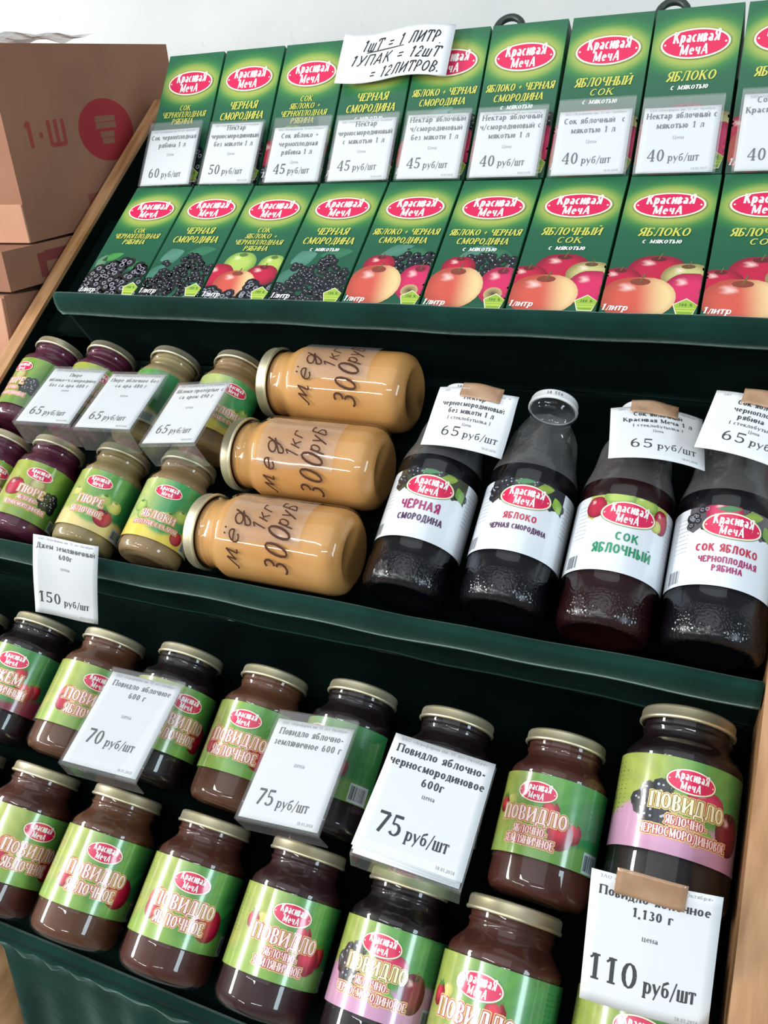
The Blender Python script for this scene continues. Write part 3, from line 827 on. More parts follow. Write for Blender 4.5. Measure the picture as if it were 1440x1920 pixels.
J = [
 (-728, -44, 1, 60, 'app', C_APPLE, 'jar whose gold lid only just shows at the left edge, front row of lowest tray', 1),
 (-625, -43, 1, 62, 'app', C_RED, 'apple jam jar cut by left edge, front row of lowest tray', 1),
 (-521, -41, 1, 33, 'app', C_APPLE, 'apple jam jar in front row, directly below the 70 rouble tag', 1),
 (-418, -40, 1, 26, 'app', C_RED, 'apple jam jar in front row, left of the strawberry one', 1),
 (-318, -38, 1, 26, 'str', C_WINE, 'apple and strawberry jam jar in front row below the clear-topped 75 rouble tag', 1),
 (-220, -37, 1, 4, 'curr', C_DARK, 'pink-labelled blackcurrant jam jar in front row', 1),
 (-127, -43, 1, -8, 'str', C_RED, 'large jam jar with strawberry label, in front row beside the 110 rouble tag', 1.115),
 (-20, -36, 1, 2, 'app', C_APPLE, 'large jar hidden behind the 110 rouble tag, green label just showing', 1.115),
 (-817, 104, 1, 30, 'jam', C_WINE, 'jar with only a lid edge showing at the left, back row of lowest tray', 1),
 (-716, 107, 1, 22, 'jam', C_DARK, 'dark strawberry jam jar under the hanging 150 rouble tag, back row', 1),
 (-616, 107, 1, 42, 'app', C_APPLE, 'apple jam jar half hidden at left by the 70 rouble tag, back row', 1),
 (-515, 110, 1, 52, 'app', C_DARK, 'dark apple jam jar right of the 70 rouble tag, back row', 1),
 (-411, 107, 1, 8, 'app', C_APPLE, 'apple jam jar with its whole name readable, left of first 75 rouble tag', 1),
 (-314, 112, 1, -26, 'str', C_DARK, 'jam jar turned to show its bar code, behind the first 75 rouble tag', 1),
 (-216, 107, 1, 5, 'curr', C_DARK, 'dark jam jar mostly covered by the thick white 75 rouble tag', 1),
 (-115, 109, 1, -12, 'str', C_RED, 'apple and strawberry jam jar in back row, right of the thick 75 rouble tag', 1),
 (-18, 141, 1, 12, 'curr', C_DARK, 'large pink-labelled blackcurrant jam jar by the right wooden panel', 1.115),
]
for a, b, s_, ph, kd, ct, lb, scl in J: put_jar(a, b, s_, ph, kd, ct, lb, scl)
K = [
 (-858, 314, 'pur_cur', C_PURP, 55, 'purple puree jar cut by left edge, front row of middle tray'),
 (-774, 313, 'pur_cur', C_PURP, 36, 'purple puree jar with red apple label, front row of middle tray'),
 (-675, 313, 'pur_app', C_GREEN, 22, 'greenish apple puree jar, front row of middle tray'),
 (-582, 313, 'apples', C_TAN, 24, 'jar of grated apples with green and yellow label, beside the lowest honey jar'),
 (-858, 459, 'pur_cur', C_PURP, -8, 'purple puree jar at far left, back row of middle tray'),
 (-770, 458, 'pur_cur', C_PURP, 44, 'purple puree jar between the first two slanted tags, back row'),
 (-668, 456, 'pur_app', C_GREEN, -40, 'pale apple puree jar behind the second and third slanted tags'),
 (-574, 456, 'apples', C_TAN, 45, 'jar of grated apples with green label, behind the third slanted tag'),
]
for a, b, kd, ct, ph, lb in K: put_jar(a, b, 2, ph, kd, ct, lb, 1.06, 'puree_jar', 'small jars on the middle tray')

# ---------------------------------------------------------------- honey jars lying on their sides
GH, PIH, LIDH = None, None, None
def honey_meshes():
    R = R3
    prof = [(R - 17, -139), (R - 16, -140)]
    for k in range(1, 8):
        t = pi / 2 * k / 7; prof.append((R - 16 + 16 * sin(t), -140 + 22 * (1 - cos(t))))
    prof += [(R, -100), (R, -60), (R, -20), (R, -8)]
    for k in range(1, 9):
        t = pi * k / 9; prof.append((R - 7.6 * (1 - cos(t)) / 2, -8 + 20 * k / 9))
    prof += [(38.8, 13), (38.4, 16), (39.3, 17.5), (39.3, 19), (38.4, 20.5), (38.6, 34)]
    g = lathe('jar_glass', prof, G_JAR, 64)
    pin = [(r - 2.4, z + (2 if z < -135 else 0)) for r, z in prof[1:-1]] + [(35.5, 26)]
    lp = [(39, 25), (40.5, 25), (41.4, 26), (41.4, 27.5), (40.5, 28.5), (40.5, 36), (39.5, 38), (37.5, 38.6), (34, 38.6), (33, 37.4), (20, 37.4)]
    return g, lathe('honey', pin, C_HONEY, 56), lathe('lid', lp, M_LID, 64, cap0=False)
GH, HON, LIDH = honey_meshes()
def hand_art(v):
    A = Art(); ink = hx('46271a')
    # three short lines stacked along the jar, written round it
    text(A, '~м' + ('~е' if v == 1 else 'ё') + '~д', -10, -34, 19, 'hand', ink, 3, fit=62, seg=2)
    text(A, '1кг', 16, -60, 15, 'hand', ink, 3, fit=30, seg=2)
    text(A, '300', -16, -90, 27, 'hand', ink, 3, fit=48, seg=2)
    text(A, 'руБ', 24, -84, 17, 'hand', ink, 3, fit=30, seg=2)
    return A.build('handwriting', P_INK, w_cyl(R3 + .25))
def film_me():
    vs, fs = [], []; R = R3 + .15; nx, ny = 30, 4
    for j in range(ny + 1):
        for i in range(nx + 1):
            x = -8 + 62 * i / nx + 2 * sin(j * 1.7); y = -100 + 88 * j / ny
            vs.append((R * sin(x / R), -R * cos(x / R), y))
    for j in range(ny):
        for i in range(nx):
            k = j * (nx + 1) + i; fs.append((k, k + 1, k + nx + 2, k + nx + 1))
    return mesh('clear_film', vs, fs, G_FILM, True)
FILM = film_me()
HW = [hand_art(0), hand_art(1)]
for (a, b, psi, v, tw, lb) in [(-476, 498, 12, 0, 1, 'top one of three honey jars lying on their sides'),
                           (-480, 399.5, 30, 1, 0, 'middle one of three honey jars lying on their sides'),
                           (-482, 301, 16, 0, 0, 'lowest honey jar lying on its side against the tray lip')]:
    f = radians(psi); Z = Vector((-1, 0, 0)); Y = Vector((0, sin(f), -cos(f))); X = Y.cross(Z)
    t = thing('honey_jar', frame((a, b, -756.2 + R3 + .1), X, Y, Z), lb, 'jar', 'honey jars on their sides')
    obj('jar_glass', GH, t); obj('honey', HON, t); obj('lid', LIDH, t); obj('clear_film', FILM, t); obj('handwriting', HW[v], t)

# ---------------------------------------------------------------- bottles
def bottle_meshes():
    R = 43.
    prof = [(24, -84), (33, -88)]; idx = []
    for k in range(1, 6):
        t = pi / 2 * k / 5; prof.append((33 + 10 * sin(t), -88 + 12 * (1 - cos(t))))
    prof += [(R, -70), (R, -58), (R - .8, -56), (R - .8, -43), (R - .8, 0), (R - .8, 34), (R, 36), (R, 44)]
    body_n = len(prof)
    for r, z in ((42.4, 50), (41, 57), (39.3, 63), (38.6, 65), (38.0, 67), (35.6, 75), (33.8, 83), (32.8, 90), (32, 97), (30.6, 104), (28, 111), (24.6, 118), (21.6, 124), (20.6, 129), (21.2, 132), (23.4, 134), (23.4, 136), (22.4, 138), (22.4, 147)):
        prof.append((r, z))
    for k in range(len(prof) - 1):
        z = (prof[k][1] + prof[k + 1][1]) / 2
        idx.append(1 if z < -57 else (2 if 48 < z < 120 else 0))
    def rf(r, z, t):
        if 66 < z < 124: return r * (1 + .042 * sin(pi * (z - 66) / 58) * cos(t * 8))
        return r
    g = lathe('bottle_glass', prof, [G_BOT, G_EMB, G_FLU], 72, idx, rfun=rf)
    pin = [(max(1, r - 2.6), z + (2.5 if i < 2 else 0)) for i, (r, z) in enumerate(prof) if z < 95 and i > 0]
    pin2 = pin + [(28.5, 96)]
    lp = [(22.5, 138.5), (24, 138.5), (25.2, 139.5), (25.2, 141.5), (24.2, 142.5), (24.2, 147.5), (23.4, 149.5), (21.5, 150.3), (17, 150.3), (16, 149.4)]
    lp = [(22.5, 147), (22.5, 139)] + lp[1:]
    cap = lathe('cap', lp, [M_LIDW, M_LINER], 56, [1] + [0] * (len(lp) - 2))
    return g, pin2, cap
GB, PB, CAP = bottle_meshes()
ink_cap = Art(); text(ink_cap, '38 556', 0, 143.4, 3.2, 'sans', hx('6a6f74'), 1, fit=17)
CAPINK = ink_cap.build('cap_print', P_INK, w_cyl(24.3))
def bottle_art(kind):
    R = 43.; half = 66; l0, l1 = -42, 33
    A = Art((-half, half, l0 + .2, l1 - .1)); wht = (.68, .72, .77)
    A.grid(-half, half, l0, l1 - 1, 44, 6, 0, wht)
    # fruit band along the top, ragged lower edge
    def edge(x): return 12 - 5 * abs(((x + 200) / 7) % 2 - 1)
    for i in range(38):
        x = -38 + 76 * i / 38; x2 = x + 2
        col = {'cherry': hx('39402c'), 'curr': hx('2a2d33'), 'apple': hx('a8b25c'), 'choke': hx('57505a')}[kind]
        A.poly([(x, edge(x)), (x2, edge(x2)), (x2, l1 - 1), (x, l1 - 1)], 1, col)
    rr = random.Random(9)
    if kind in ('cherry', 'curr', 'choke'):
        xs = [(rr.uniform(-36, 36), rr.uniform(13, 31)) for _ in range(44)]
        berries(A, [p for p in xs if kind != 'choke' or abs(p[0] + 2) > 12], 3.6, 2, kind == 'choke')
        leaf(A, 16, 27, 9, 5, .3, 6, hx('8fa845')); leaf(A, 31, 16, 8, 6, -1, 6, hx('8db544' if kind == 'curr' else '6c9a3e')); leaf(A, -4, 30, 10, 3, .1, 6, hx('3f7d4c'))
        if kind == 'choke': apple(A, -8, 27, 15, 12, 5, 'pink')
    else:
        apple(A, -30, 20, 10, 11, 2, 'red', False); apple(A, -10, 30, 14, 8, 3, 'green'); apple(A, 12, 28, 13, 9, 2, 'green'); apple(A, 31, 18, 9, 12, 3, 'red', False)
        apple(A, 26, 12, 6, 6, 4, 'yel', False)
    mg = hx('9c1f5e')
    if kind == 'cherry':
        text(A, 'ЧЕРНАЯ', -4, -12, 9.5, 'sans', mg, 8, fit=39, seg=3); text(A, 'СМОРОДИНА', -1, -24, 7, 'sans', hx('4c2b55'), 8, fit=45, seg=3)
    elif kind == 'curr':
        text(A, 'ЯБЛОКО', -1, -10, 6.5, 'sans', hx('b8213f'), 8, fit=31, seg=3); text(A, 'ЧЕРНАЯ СМОРОДИНА', -1, -20, 5.2, 'sans', hx('54204f'), 8, fit=54, seg=3)
    elif kind == 'apple':
        text(A, 'СОК', 2, -12, 8, 'sans', hx('17875a'), 8, fit=20, seg=3); text(A, 'ЯБЛОЧНЫЙ', 0, -25, 9, 'sans', hx('17875a'), 8, fit=52, seg=3)
    else:
        text(A, 'СОК ЯБЛОКО', -2, -11, 7, 'sans', hx('b8213f'), 8, fit=50, seg=3); text(A, 'ЧЕРНОПЛОДНАЯ', 0, -21, 5.5, 'sans', hx('a02060'), 8, fit=47, seg=3)
        text(A, 'РЯБИНА', 0, -29, 5.5, 'sans', hx('a02060'), 8, fit=24, seg=3)
    for sgn in (-1, 1):
        for i in range(9): A.strip([(sgn * 46 + 5 * q, 22 - 4 * i) for q in range(-1, 3)], .5, 1, hx('8d949b'))
    x = -52
    while x < -40:
        w_ = rr.choice((.4, .8, 1.1)); A.strip([(x, l0 + 3), (x, l0 + 15)], w_, 3, (.08, .09, .1)); x += w_ + rr.choice((.5, .9))
    return A.build('paper_label', P_LABEL, w_cyl(R + .05))
LGB = logo_me(48, 43.05, 14)
for a, b, ph, kind, cont, lb in [
    (-282, 353, 12, 'cherry', C_JUICE, 'dark juice bottle with large crimson lettering, beside the honey jars'),
    (-187, 354, 9, 'curr', C_JUICE, 'dark juice bottle with its white cap and clear neck showing'),
    (-97, 349, 12, 'apple', C_JUICER, 'dark red juice bottle with green lettering on its label'),
    (-9.5, 350, 7, 'choke', C_JUICE, 'dark juice bottle with pink apple label, nearest the right edge')]:
    f = radians(ph); X = Vector((cos(f), 0, -sin(f))); Y = Vector((-sin(f), 0, -cos(f))); Z = Vector((0, 1, 0))
    t = thing('juice_bottle', frame((a, b, -756.2 + 43.1), X, Y, Z), lb, 'bottle', 'glass juice bottles')
    obj('bottle_glass', GB, t); obj('contents', fill('bot', PB, cont), t); cp = obj('cap', CAP, t); obj('cap_print', CAPINK, cp)
    l = obj('paper_label', bottle_art(kind), t); obj('logo_oval', LGB, l)

# ---------------------------------------------------------------- price tags
INK = (.06, .062, .065); GRY = (.13, .133, .137); LGT = (.30, .30, .32)
HEAD = 'ЗАО «Агрофирма им. 15 лет Октября»'
def price_art(w, h, title, price, date, tl=6.0, top=8, head=True, price_h=13., gap=None, small=None, cena='Цена', cy=None, py=10, dark=False, px=-.04):
    """art centred on the card; y up"""
    A = Art(); ink = INK if dark else (.075, .077, .08)
    if head: text(A, HEAD, 0, h / 2 - 4.4, 2.5, 'serif', LGT, 1, fit=w * .86)
    y = h / 2 - top - tl
    for s_ in title:
        fw = min(w * .92, text_w(s_, tl, 'bold'))
        text(A, s_, 0, y, tl, 'bold', GRY if not dark else INK, 1, fit=fw); y -= tl * 1.62
    if small: text(A, small, 0, y + tl * .5, tl * .62, 'bold', GRY, 1); y -= tl * .6
    yc = cy if cy is not None else y - 1
    text(A, cena, 0, yc, 4.0, 'serif', LGT if not dark else GRY, 1)
    yp = -h / 2 + py
    pw = text_w(price, price_h, 'serif'); rw = w * .40
    tot = pw + 3 + rw; x0 = px * w - tot / 2
    text(A, price, x0, yp, price_h, 'serif', ink, 1, align=1)
    text(A, 'руб/шт', x0 + pw + 3.4, yp, price_h * .62, 'serif', ink, 1, fit=rw, align=1)
    if date: text(A, date, w * .42, -h / 2 + 3, 2.6, 'serif', LGT, 1, align=-1)
    return A

def paper_me(w, h, warp, th=.25, nx=12, ny=12):
    vs, fs = [], []
    for s_ in (0, 1):
        for j in range(ny + 1):
            for i in range(nx + 1):
                x, y = -w / 2 + w * i / nx, -h / 2 + h * j / ny
                p = warp(x, y, 0.); vs.append((p[0], p[1], p[2] - s_ * th))
    n1 = (nx + 1) * (ny + 1)
    for j in range(ny):
        for i in range(nx):
            k = j * (nx + 1) + i
            fs.append((k, k + 1, k + nx + 2, k + nx + 1)); fs.append((n1 + k, n1 + k + nx + 1, n1 + k + nx + 2, n1 + k + 1))
    rim = [i for i in range(nx + 1)] + [j * (nx + 1) + nx for j in range(1, ny + 1)] + [ny * (nx + 1) + i for i in range(nx - 1, -1, -1)] + [j * (nx + 1) for j in range(ny - 1, 0, -1)]
    for q in range(len(rim)):
        a_, b_ = rim[q], rim[(q + 1) % len(rim)]; fs.append((a_, n1 + a_, n1 + b_, b_))
    return mesh('paper', vs, fs, M_PAPER, True)

def holder_me(w, h, foot, y_off=0.):
    """L-shaped clear acrylic holder: front pocket and a foot"""
    bm = bmesh.new()
    def bx(x0, x1, y0, y1, z0, z1):
        r = bmesh.ops.create_cube(bm, size=1)
        for v in r['verts']:
            v.co = Vector(((x0 + x1) / 2 + v.co.x * (x1 - x0), (y0 + y1) / 2 + v.co.y * (y1 - y0), (z0 + z1) / 2 + v.co.z * (z1 - z0))) * .001
    bx(-w / 2, w / 2, -h / 2 + y_off, h / 2 + y_off, .7, 1.7)
    bx(-w / 2, w / 2, -h / 2 + y_off, h / 2 + y_off, -1.9, -.9)
    bx(-w / 2, w / 2, -h / 2 + y_off - 1.2, -h / 2 + y_off - .1, -1.9, 1.7)
    if foot: bx(-w / 2, w / 2, -h / 2 + y_off - 1.2, -h / 2 + y_off - .1, -foot, -2.0)
    me = bpy.data.meshes.new('acrylic_holder'); bm.to_mesh(me); bm.free(); me.materials.append(G_ACR)
    return me

def put_tag(M, w, h, A, label, hold=None, warp=w_flat, name='price_tag', group='price tags', extra=None):
    t = thing(name, M, label, 'price tag' if name == 'price_tag' else 'sign', group)
    p = obj('paper', paper_me(w, h, warp), t)
    obj('lettering', A.build('lettering', P_INK, warp, .06), p)
    if hold: obj('acrylic_holder', holder_me(*hold), t)
    if extra: extra(t)
    return t

# tags leaning on the upper cartons
z = Vector((0, cos(TU), sin(TU))); n_ = Vector((0, -sin(TU), cos(TU)))
TOP = [
 (-757, ['Сок черноплодная', 'рябина 1 л'], '60', None, 78, 80, 90, '60 rouble tag in clear holder at far left of the cartons', 14),
 (-661, ['Нектар', 'черносмородиновый', 'без мякоти 1 л'], '50', '18.01.2018', 78, 84, 86, '50 rouble tag among the upright cartons', 3),
 (-564, ['Сок яблоко +', 'черноплодная', 'рябина 1 л'], '45', None, 76, 74, 87, '45 rouble tag with empty strip on top, left of three alike', 8),
 (-474, ['Нектар', 'черносмородиновый', 'с мякотью 1 л'], '45', '18.01.2018', 78, 80, 86, '45 rouble tag below the handwritten sign', 3),
 (-383, ['Нектар яблочный', 'ч/смородиновый', 'без мякоти 1 л'], '45', '18.01.2018', 76, 81, 86, '45 rouble tag right below the sign corner', 3),
 (-293, ['Нектар яблочный', 'ч/смородиновый с', 'мякотью 1 л'], '40', '18.01.2018', 77, 80, 85, '40 rouble tag leaning on the apple and blackcurrant pulp carton', 4),
 (-199, ['Сок яблочный  с', 'мякотью 1 л'], '40', '18.01.2018', 78, 75, 89, '40 rouble tag for apple juice, wide clear strip above the paper', 10),
 (-109, ['Нектар яблочный с', 'мякотью 1 л'], '40', '24.08.2017', 77, 74, 86, '40 rouble tag dated 2017', 6),
 (-10, ['Сок яблочный', 'Красивая Меча 1 л'], '40', None, 80, 84, 90, '40 rouble tag cut by the right picture edge', 3),
]
for i, (a, ti, pr, dt, w_, h_, hh, lb, top) in enumerate(TOP):
    off = 9.5
    A = price_art(w_, h_, ti, pr, dt, tl=6.9, top=top if top < 9 else 8, price_h=13.5, py=13 if dt else 11, small=None)
    tilt = radians((1, -.5, 0, .6, -.5, 0, .5, 0, 0)[i])
    X = Vector((cos(tilt), 0, 0)) + z * sin(tilt); Y = z * cos(tilt) - Vector((sin(tilt), 0, 0))
    y0 = -3.0 + h_ / 2
    p = Vector((a, 762, -653)) + z * (y0) + n_ * off
    put_tag(frame(p, X, Y, n_), w_, h_, A, lb, hold=(w_ + 5, hh, 0, (hh - h_) / 2 + 0.3))

# the other tags: centre, X, Y axes in the stand frame
def fr(p, X, Y):
    X = Vector(X).normalized(); Y = Vector(Y); Y = (Y - X * Y.dot(X)).normalized(); return frame(p, X, Y, X.cross(Y))
A = price_art(74, 91, ['Пюре', 'яблоко+ч.смородина', 'без сахара 480 г'], '65', '18.01.2018', tl=5.6, price_h=13, py=12, cena='цена', cy=6)
put_tag(fr((-741, 417, -652), (.998, .07, -.04), (-.08, .98, -.20)), 74, 91, A, 'left one of three slanted 65 rouble tags over the puree jars', hold=(79, 96, 33, 0))
A = price_art(74, 90, ['Пюре яблочное без', 'сахара 480 г'], '65', '18.01.2018', tl=5.8, price_h=13, py=13, cena='цена', cy=6)
put_tag(fr((-656, 418, -653), (.998, .06, 0), (-.06, .98, -.21)), 74, 90, A, 'middle one of three slanted 65 rouble tags over the puree jars', hold=(78, 95, 33, 0))
A = price_art(73, 90, ['Яблоки протёртые с', 'сахаром 490 г'], '65', '18.01.2018', tl=5.8, price_h=13, py=14, cena='цена', cy=6)
put_tag(fr((-565, 412, -655), (.99, .04, .14), (-.01, .985, -.16)), 73, 90, A, 'right one of three slanted 65 rouble tags, next to the honey jars', hold=(77, 95, 33, 0))
A = price_art(77, 96, ['Повидло яблочное', '600 г'], '70', '18.01.2018', tl=6.0, price_h=14, py=22, cena='цена', cy=4)
put_tag(fr((-504, 87, -690), (.99, .04, -.1), (-.06, .97, -.23)), 77, 96, A, '70 rouble tag in clear holder on the apple jam jars', hold=(81, 103, 22, 1))
A = price_art(77, 92, ['Повидло яблочно-', 'земляничное 600 г'], '75', '18.01.2018', tl=6.2, price_h=14, py=13, cena='цена', cy=4)
put_tag(fr((-319, 86, -692), (.99, .06, .09), (-.04, .98, -.2)), 77, 92, A, '75 rouble tag with clear strip on top, showing a bit of logo through it', hold=(81, 102, 22, 3))
A = price_art(86, 100, ['Повидло яблочно-', 'черносмородиновое', '600г'], '75', '18.01.2018', tl=7.2, price_h=17, py=16, cena='цена', cy=2, dark=True)
def stack_extra(t):
    for k in range(3):
        me = paper_me(84, 99, w_flat, .6, 1, 1)
        obj('spare_card', me, t, Matrix.Translation(((-1.6 + k * .5) * .001, (-1.2 - k * 1.6) * .001, (-.9 - k * 1.5) * .001)) @ Matrix.Rotation(radians(-1.2 + k * .9), 4, 'Z'))
    obj('acrylic_holder', holder_me(88, 104, 22, -1), t, Matrix.Translation((0, -.001, -.0065)))
put_tag(fr((-197, 88, -677), (.98, -.03, -.18), (-.02, .955, -.30)), 86, 100, A, 'thick stack of white 75 rouble cards in front of the dark jar', extra=stack_extra)
bpy.context.view_layer.update()

def tape_me(w, h, warp, nx=10, ny=6):
    me = paper_me(w, h, warp, .15, nx, ny); me.materials.clear(); me.materials.append(M_TAPE); me.name = 'brown_tape'; return me
A = price_art(85, 98, ['Повидло яблочное', '1,130 г'], '110', '18.01.2018', tl=6.8, price_h=19, py=17, cena='цена', cy=5, dark=True, top=10)
def cv110(x, y, o): return (x, y, o + 2.0 * sin((x + 42) / 84 * pi) + .0006 * y * y)
def tape110(t):
    o = obj('brown_tape', tape_me(46, 19, lambda x, y, o: (x, y, o + .3 * sin(x / 7))), t, Matrix.Translation((-.003, .0445, .0042)) @ Matrix.Rotation(radians(-3), 4, 'Z'))
put_tag(fr((-19.5, 35, -677), (.995, .06, -.05), (-.03, .81, .58)), 85, 98, A, 'large 110 rouble card held by brown tape at lower right', warp=cv110, extra=tape110)

A = price_art(73, 97, ['Джем земляничный', '600г'], '150', '18.01.2018', tl=6.0, price_h=14, py=15, cena='цена', cy=12)
def cv150(x, y, o): return (x + 1.5 * sin(y / 30), y, o + 2.5 * sin(y / 22 + .6) + 1.2 * sin(x / 14))
put_tag(fr((-652, 213, -697), (.95, .10, -.28), (.10, .655, .745)), 73, 97, A, 'curled white 150 rouble tag hanging from the middle tray lip', warp=cv150)

def cvb(ph):
    return lambda x, y, o: (x, y, o - .0042 * x * x + 1.2 * sin(y / 17 + ph) + (4.0 * sst(26, 42, x) * sst(0, 30, y) if ph < 1 else 0))
def tape_b(dx, dy, rot, w_=42, h_=17):
    def f(t):
        obj('brown_tape', tape_me(w_, h_, lambda x, y, o: (x, y, o - .006 * x * x + .6 * sin(x / 5 + y / 4))), t,
            Matrix.Translation((dx * .001, dy * .001, .0022)) @ Matrix.Rotation(radians(rot), 4, 'Z'))
    return f
def bottle_tag(p, X, Y, ti, dt, lb, ph, dx, rot):
    w_, h_ = 82, 66
    A = Art(); text(A, 'ЗАО', -w_ * .42, h_ / 2 - 5, 2.6, 'serif', LGT, 1, align=1); text(A, 'Октября»', w_ * .42, h_ / 2 - 5, 2.6, 'serif', LGT, 1, align=-1)
    y = h_ / 2 - 13
    for s_ in ti: text(A, s_, 0, y, 5.4, 'bold', INK, 1, fit=min(70, text_w(s_, 5.4, 'bold'))); y -= 8
    text(A, '( стеклобутылка )', 0, y + 1, 3.8, 'bold', GRY, 1, fit=44); text(A, 'Цена', 0, y - 5, 3.2, 'serif', GRY, 1)
    text(A, '65', -24, -h_ / 2 + 12, 10.5, 'serif', INK, 1, fit=20, align=1)
    text(A, 'руб/шт', -1, -h_ / 2 + 12, 7.2, 'serif', INK, 1, fit=34, align=1)
    text(A, '18.01.2018', w_ * .42, -h_ / 2 + 4, 2.4, 'serif', LGT, 1, align=-1)
    put_tag(fr(p, X, Y), w_, h_, A, lb, warp=cvb(ph), extra=tape_b(dx, h_ / 2 - 3, rot))
bottle_tag((-252, 441, -661), (.997, -.05, -.06), (.06, .99, .06), ['Нектар', 'черносмородиновый', 'без мякоти 1 л'], 1, '65 rouble paper taped to the bottle beside the honey jars', 0, 4, -2)
bottle_tag((-76, 443, -660), (.965, .10, -.22), (-.16, .95, -.2), ['Сок яблочный', 'Красивая Меча 1 л'], 1, '65 rouble paper taped to the green-lettered bottle, overlapped at its right', 2, -3, -4)
bottle_tag((3, 449, -648), (.98, -.17, -.12), (.17, .98, -.05), ['Сок яблоко +', 'черноплодная', 'рябина 1 л'], 1, '65 rouble paper taped to the bottle at the right edge', 3, 2, 3)

# handwritten sign
A = Art(); k0 = (.03, .03, .035)
text(A, '1шТ = 1 ЛИТР', 4, 9, 15, 'pen', k0, 1, fit=100); A.strip([(-38, 7), (10, 8), (58, 8)], 1.2, 1, k0)
text(A, '1УПАК = 12шТ', 0, -10, 14, 'pen', k0, 1, fit=116)
text(A, '= 12ЛИТРОВ.', 16, -29, 14, 'pen', k0, 1, fit=92)
def cvs(x, y, o): return (x + y * .02, y + 2.2 * sin(x / 24 + .5), o + 2.2 * sin(x / 20) + 2)
p = Vector((-455, 762, -653)) + z * 160 + n_ * 9
put_tag(frame(p, Vector((1, 0, 0)), z, n_), 146, 66, A, 'handwritten white paper sign over the tops of the cartons', warp=cvs, name='paper_sign', group=None)

# ---------------------------------------------------------------- loops behind the cartons
def torus(name, R, r, m, a0=0, a1=360, n=24, k=8):
    vs, fs = [], []
    full = (a1 - a0) >= 360
    for i in range(n + (0 if full else 1)):
        t = radians(a0 + (a1 - a0) * i / n)
        for j in range(k):
            q = 2 * pi * j / k; vs.append(((R + r * cos(q)) * cos(t), r * sin(q), (R + r * cos(q)) * sin(t)))
    N = n if full else n + 1
    for i in range(n):
        i2 = (i + 1) % N
        for j in range(k):
            j2 = (j + 1) % k; fs.append((i * k + j, i * k + j2, i2 * k + j2, i2 * k + j))
    return mesh(name, vs, fs, m, True)
LOOP = torus('loop', 17, 4.5, M_DARKP)
STRAP = box_me('strap', -7, 7, -2, 2, -86, -19, M_DARKP, 1)
for s_, a in ((0, -344), (1, -147)):
    p = Vector((a, 763, -654)) + z * 240 - n_ * 68
    t = thing('hook_strap', frame(p, Vector((1, 0, 0)), -n_, z), ('dark looped strap end rising behind the apple and blackcurrant pulp carton', 'dark looped strap end rising behind the tall apple carton at upper right')[s_], 'strap', 'dark looped straps behind the cartons')
    obj('loop', LOOP, t); obj('strap', STRAP, t)

# ---------------------------------------------------------------- room
wall = obj('wall_back', mesh('wall_back', [(-3500, 0, 0), (2500, 0, 0), (2500, 0, 3200), (-3500, 0, 3200), (-3500, 60, 0), (2500, 60, 0), (2500, 60, 3200), (-3500, 60, 3200)],
    [(0, 1, 2, 3), (5, 4, 7, 6), (3, 2, 6, 7), (0, 4, 5, 1), (0, 3, 7, 4), (1, 5, 6, 2)], M_WALL), None, Matrix.Translation((0, 1.46, 0)))
wall['kind'] = 'structure'
fl = obj('floor', mesh('floor', [(-3500, -4500, 0), (2500, -4500, 0), (2500, 1460, 0), (-3500, 1460, 0), (-3500, -4500, -50), (2500, -4500, -50), (2500, 1460, -50), (-3500, 1460, -50)],
    [(0, 1, 2, 3), (4, 7, 6, 5), (0, 4, 5, 1), (1, 5, 6, 2), (2, 6, 7, 3), (3, 7, 4, 0)], M_FLOOR))
fl['kind'] = 'structure'

# ---------------------------------------------------------------- cardboard boxes left of the stand
def carton_box(loc, size, rot, label, open_top=False, art=None, flap=None):
    sx, sy, sz = size
    M = Matrix.Translation(loc) @ rot
    t = thing('cardboard_box', M, label, 'box', 'cardboard boxes')
    bm = bmesh.new(); T = 4.
    def bx(x0, x1, y0, y1, z0, z1):
        r = bmesh.ops.create_cube(bm, size=1)
        for v in r['verts']:
            v.co = Vector(((x0 + x1) / 2 + v.co.x * (x1 - x0), (y0 + y1) / 2 + v.co.y * (y1 - y0), (z0 + z1) / 2 + v.co.z * (z1 - z0))) * .001
    bx(-sx, 0, 0, T, 0, sz); bx(-sx, 0, sy - T, sy, 0, sz); bx(-T, 0, T, sy - T, 0, sz); bx(-sx, -sx + T, T, sy - T, 0, sz)
    bx(-sx + T, -T, T, sy - T, 0, T)
    if not open_top: bx(-sx + T, -T, T, sy - T, sz - T, sz)
    me = bpy.data.meshes.new('box_walls'); bm.to_mesh(me); bm.free(); me.materials.append(M_BOX); obj('box_walls', me, t)
    if flap:
        x0, x1, z0, z1 = flap
        obj('bottom_flap', box_me('bottom_flap', x0, x1, -3.5, 0, z0, z1, M_BOXLIT, .6, 1), t)
    if art:
        obj('red_print', art.build('red_print', P_INK, lambda x, y, o: (o + .2, x, y)), t)
    return t
RP = hx('9c3035')
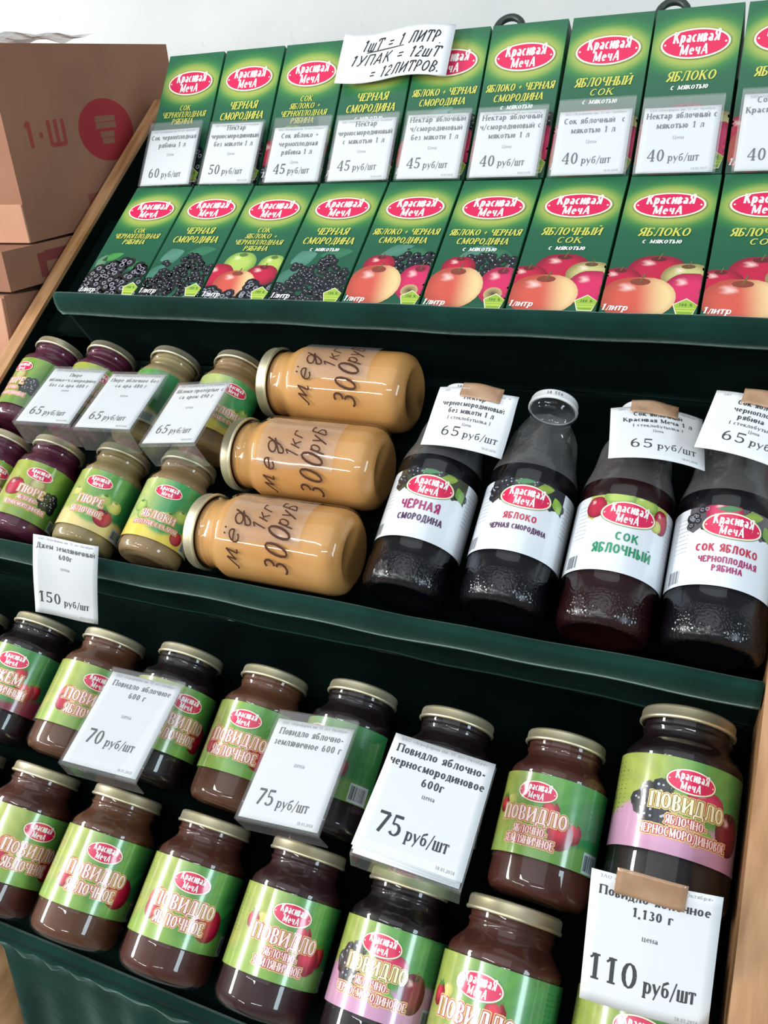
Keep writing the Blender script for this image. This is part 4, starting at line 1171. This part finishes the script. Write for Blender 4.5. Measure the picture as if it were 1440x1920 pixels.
def box_art(v):
    A = Art()
    if v == 0:
        cx, cz = 196, 128
        A.disc(cx, cz, 60, 42, 1, RP, 30, 3)
        for dz, w_ in ((15, 44), (6, 44), (-6, 30), (-15, 26)):
            A.grid(cx - w_ / 2, cx + w_ / 2, cz + dz - 4, cz + dz + 4, 1, 1, 2, hx('8a5f4a'))
        text(A, '1•Ш', 72, 116, 32, 'sans', hx('964038'), 1, fit=78)
        A.grid(128, 182, 22, 46, 1, 1, 1, hx('925043'))
    else:
        A.grid(60, 74, 8, 40, 1, 1, 1, hx('7d3c3c')); A.grid(74, 120, 28, 42, 1, 1, 1, hx('7d3c3c'))
    return A
Z0 = HGT / 1000
carton_box((-.932, .921, Z0 - .077), (330, 375, 240), Matrix.Rotation(radians(5.6), 4, 'X'), 'upper cardboard box with round red stamp, left of the cartons', False, box_art(0), (-160, 0, 0, 50))
carton_box((-.930, .868, Z0 - .136), (330, 400, 52), Matrix.Rotation(radians(4.5), 4, 'X'), 'shallow cardboard box with faint red mark directly under the stamped box', False, box_art(1))
t = carton_box((-.936, .860, Z0 - .72), (340, 420, 580), Matrix.Identity(4), 'tall lowest cardboard box at the left edge, its front coloured paler as if lit', False, None)
obj('lit_front_sheet', box_me('lit_front_sheet', -340, -2, -3, 0, 3, 577, M_BOXLIT, .6, 1), t)  # added thin sheet, its pale colour stands for light on the box front
# crumpled clear film lying on the top box
vs, fs = [], []
for j in range(9):
    for i in range(17):
        x = -330 + 320 * i / 16; y = 20 + 200 * j / 8
        vs.append((x, y, 2.5 + 9 * abs(sin(x / 37 + j)) * (j > 1) + 5 * abs(sin(x / 23))))
for j in range(8):
    for i in range(16):
        k = j * 17 + i; fs.append((k, k + 1, k + 18, k + 17))
o = obj('plastic_film', mesh('plastic_film', vs, fs, G_FILM, True), None, Matrix.Translation((-.932, .921, Z0 - .077)) @ Matrix.Rotation(radians(5.6), 4, 'X') @ Matrix.Translation((0, 0, .240)))
tag(o, 'crumpled clear film on top of the stamped cardboard box', 'film')

# rounded wooden post at the lower left corner, close to the viewer
t = thing('wooden_post', Matrix.Translation((-.418, .262, 0)), 'rounded brown wooden post with a pale top at the lower left corner', 'post')
obj('shaft', lathe('shaft', [(17, 2), (17, 600), (17.5, 1000), (17, 1028), (15, 1036)], M_WOOD, 28), t)
obj('pale_top', lathe('pale_top', [(15, 1036), (15.5, 1040), (15, 1050), (11, 1057), (5, 1060)], M_LIDW, 28, cap0=False), t)
bpy.context.view_layer.update()
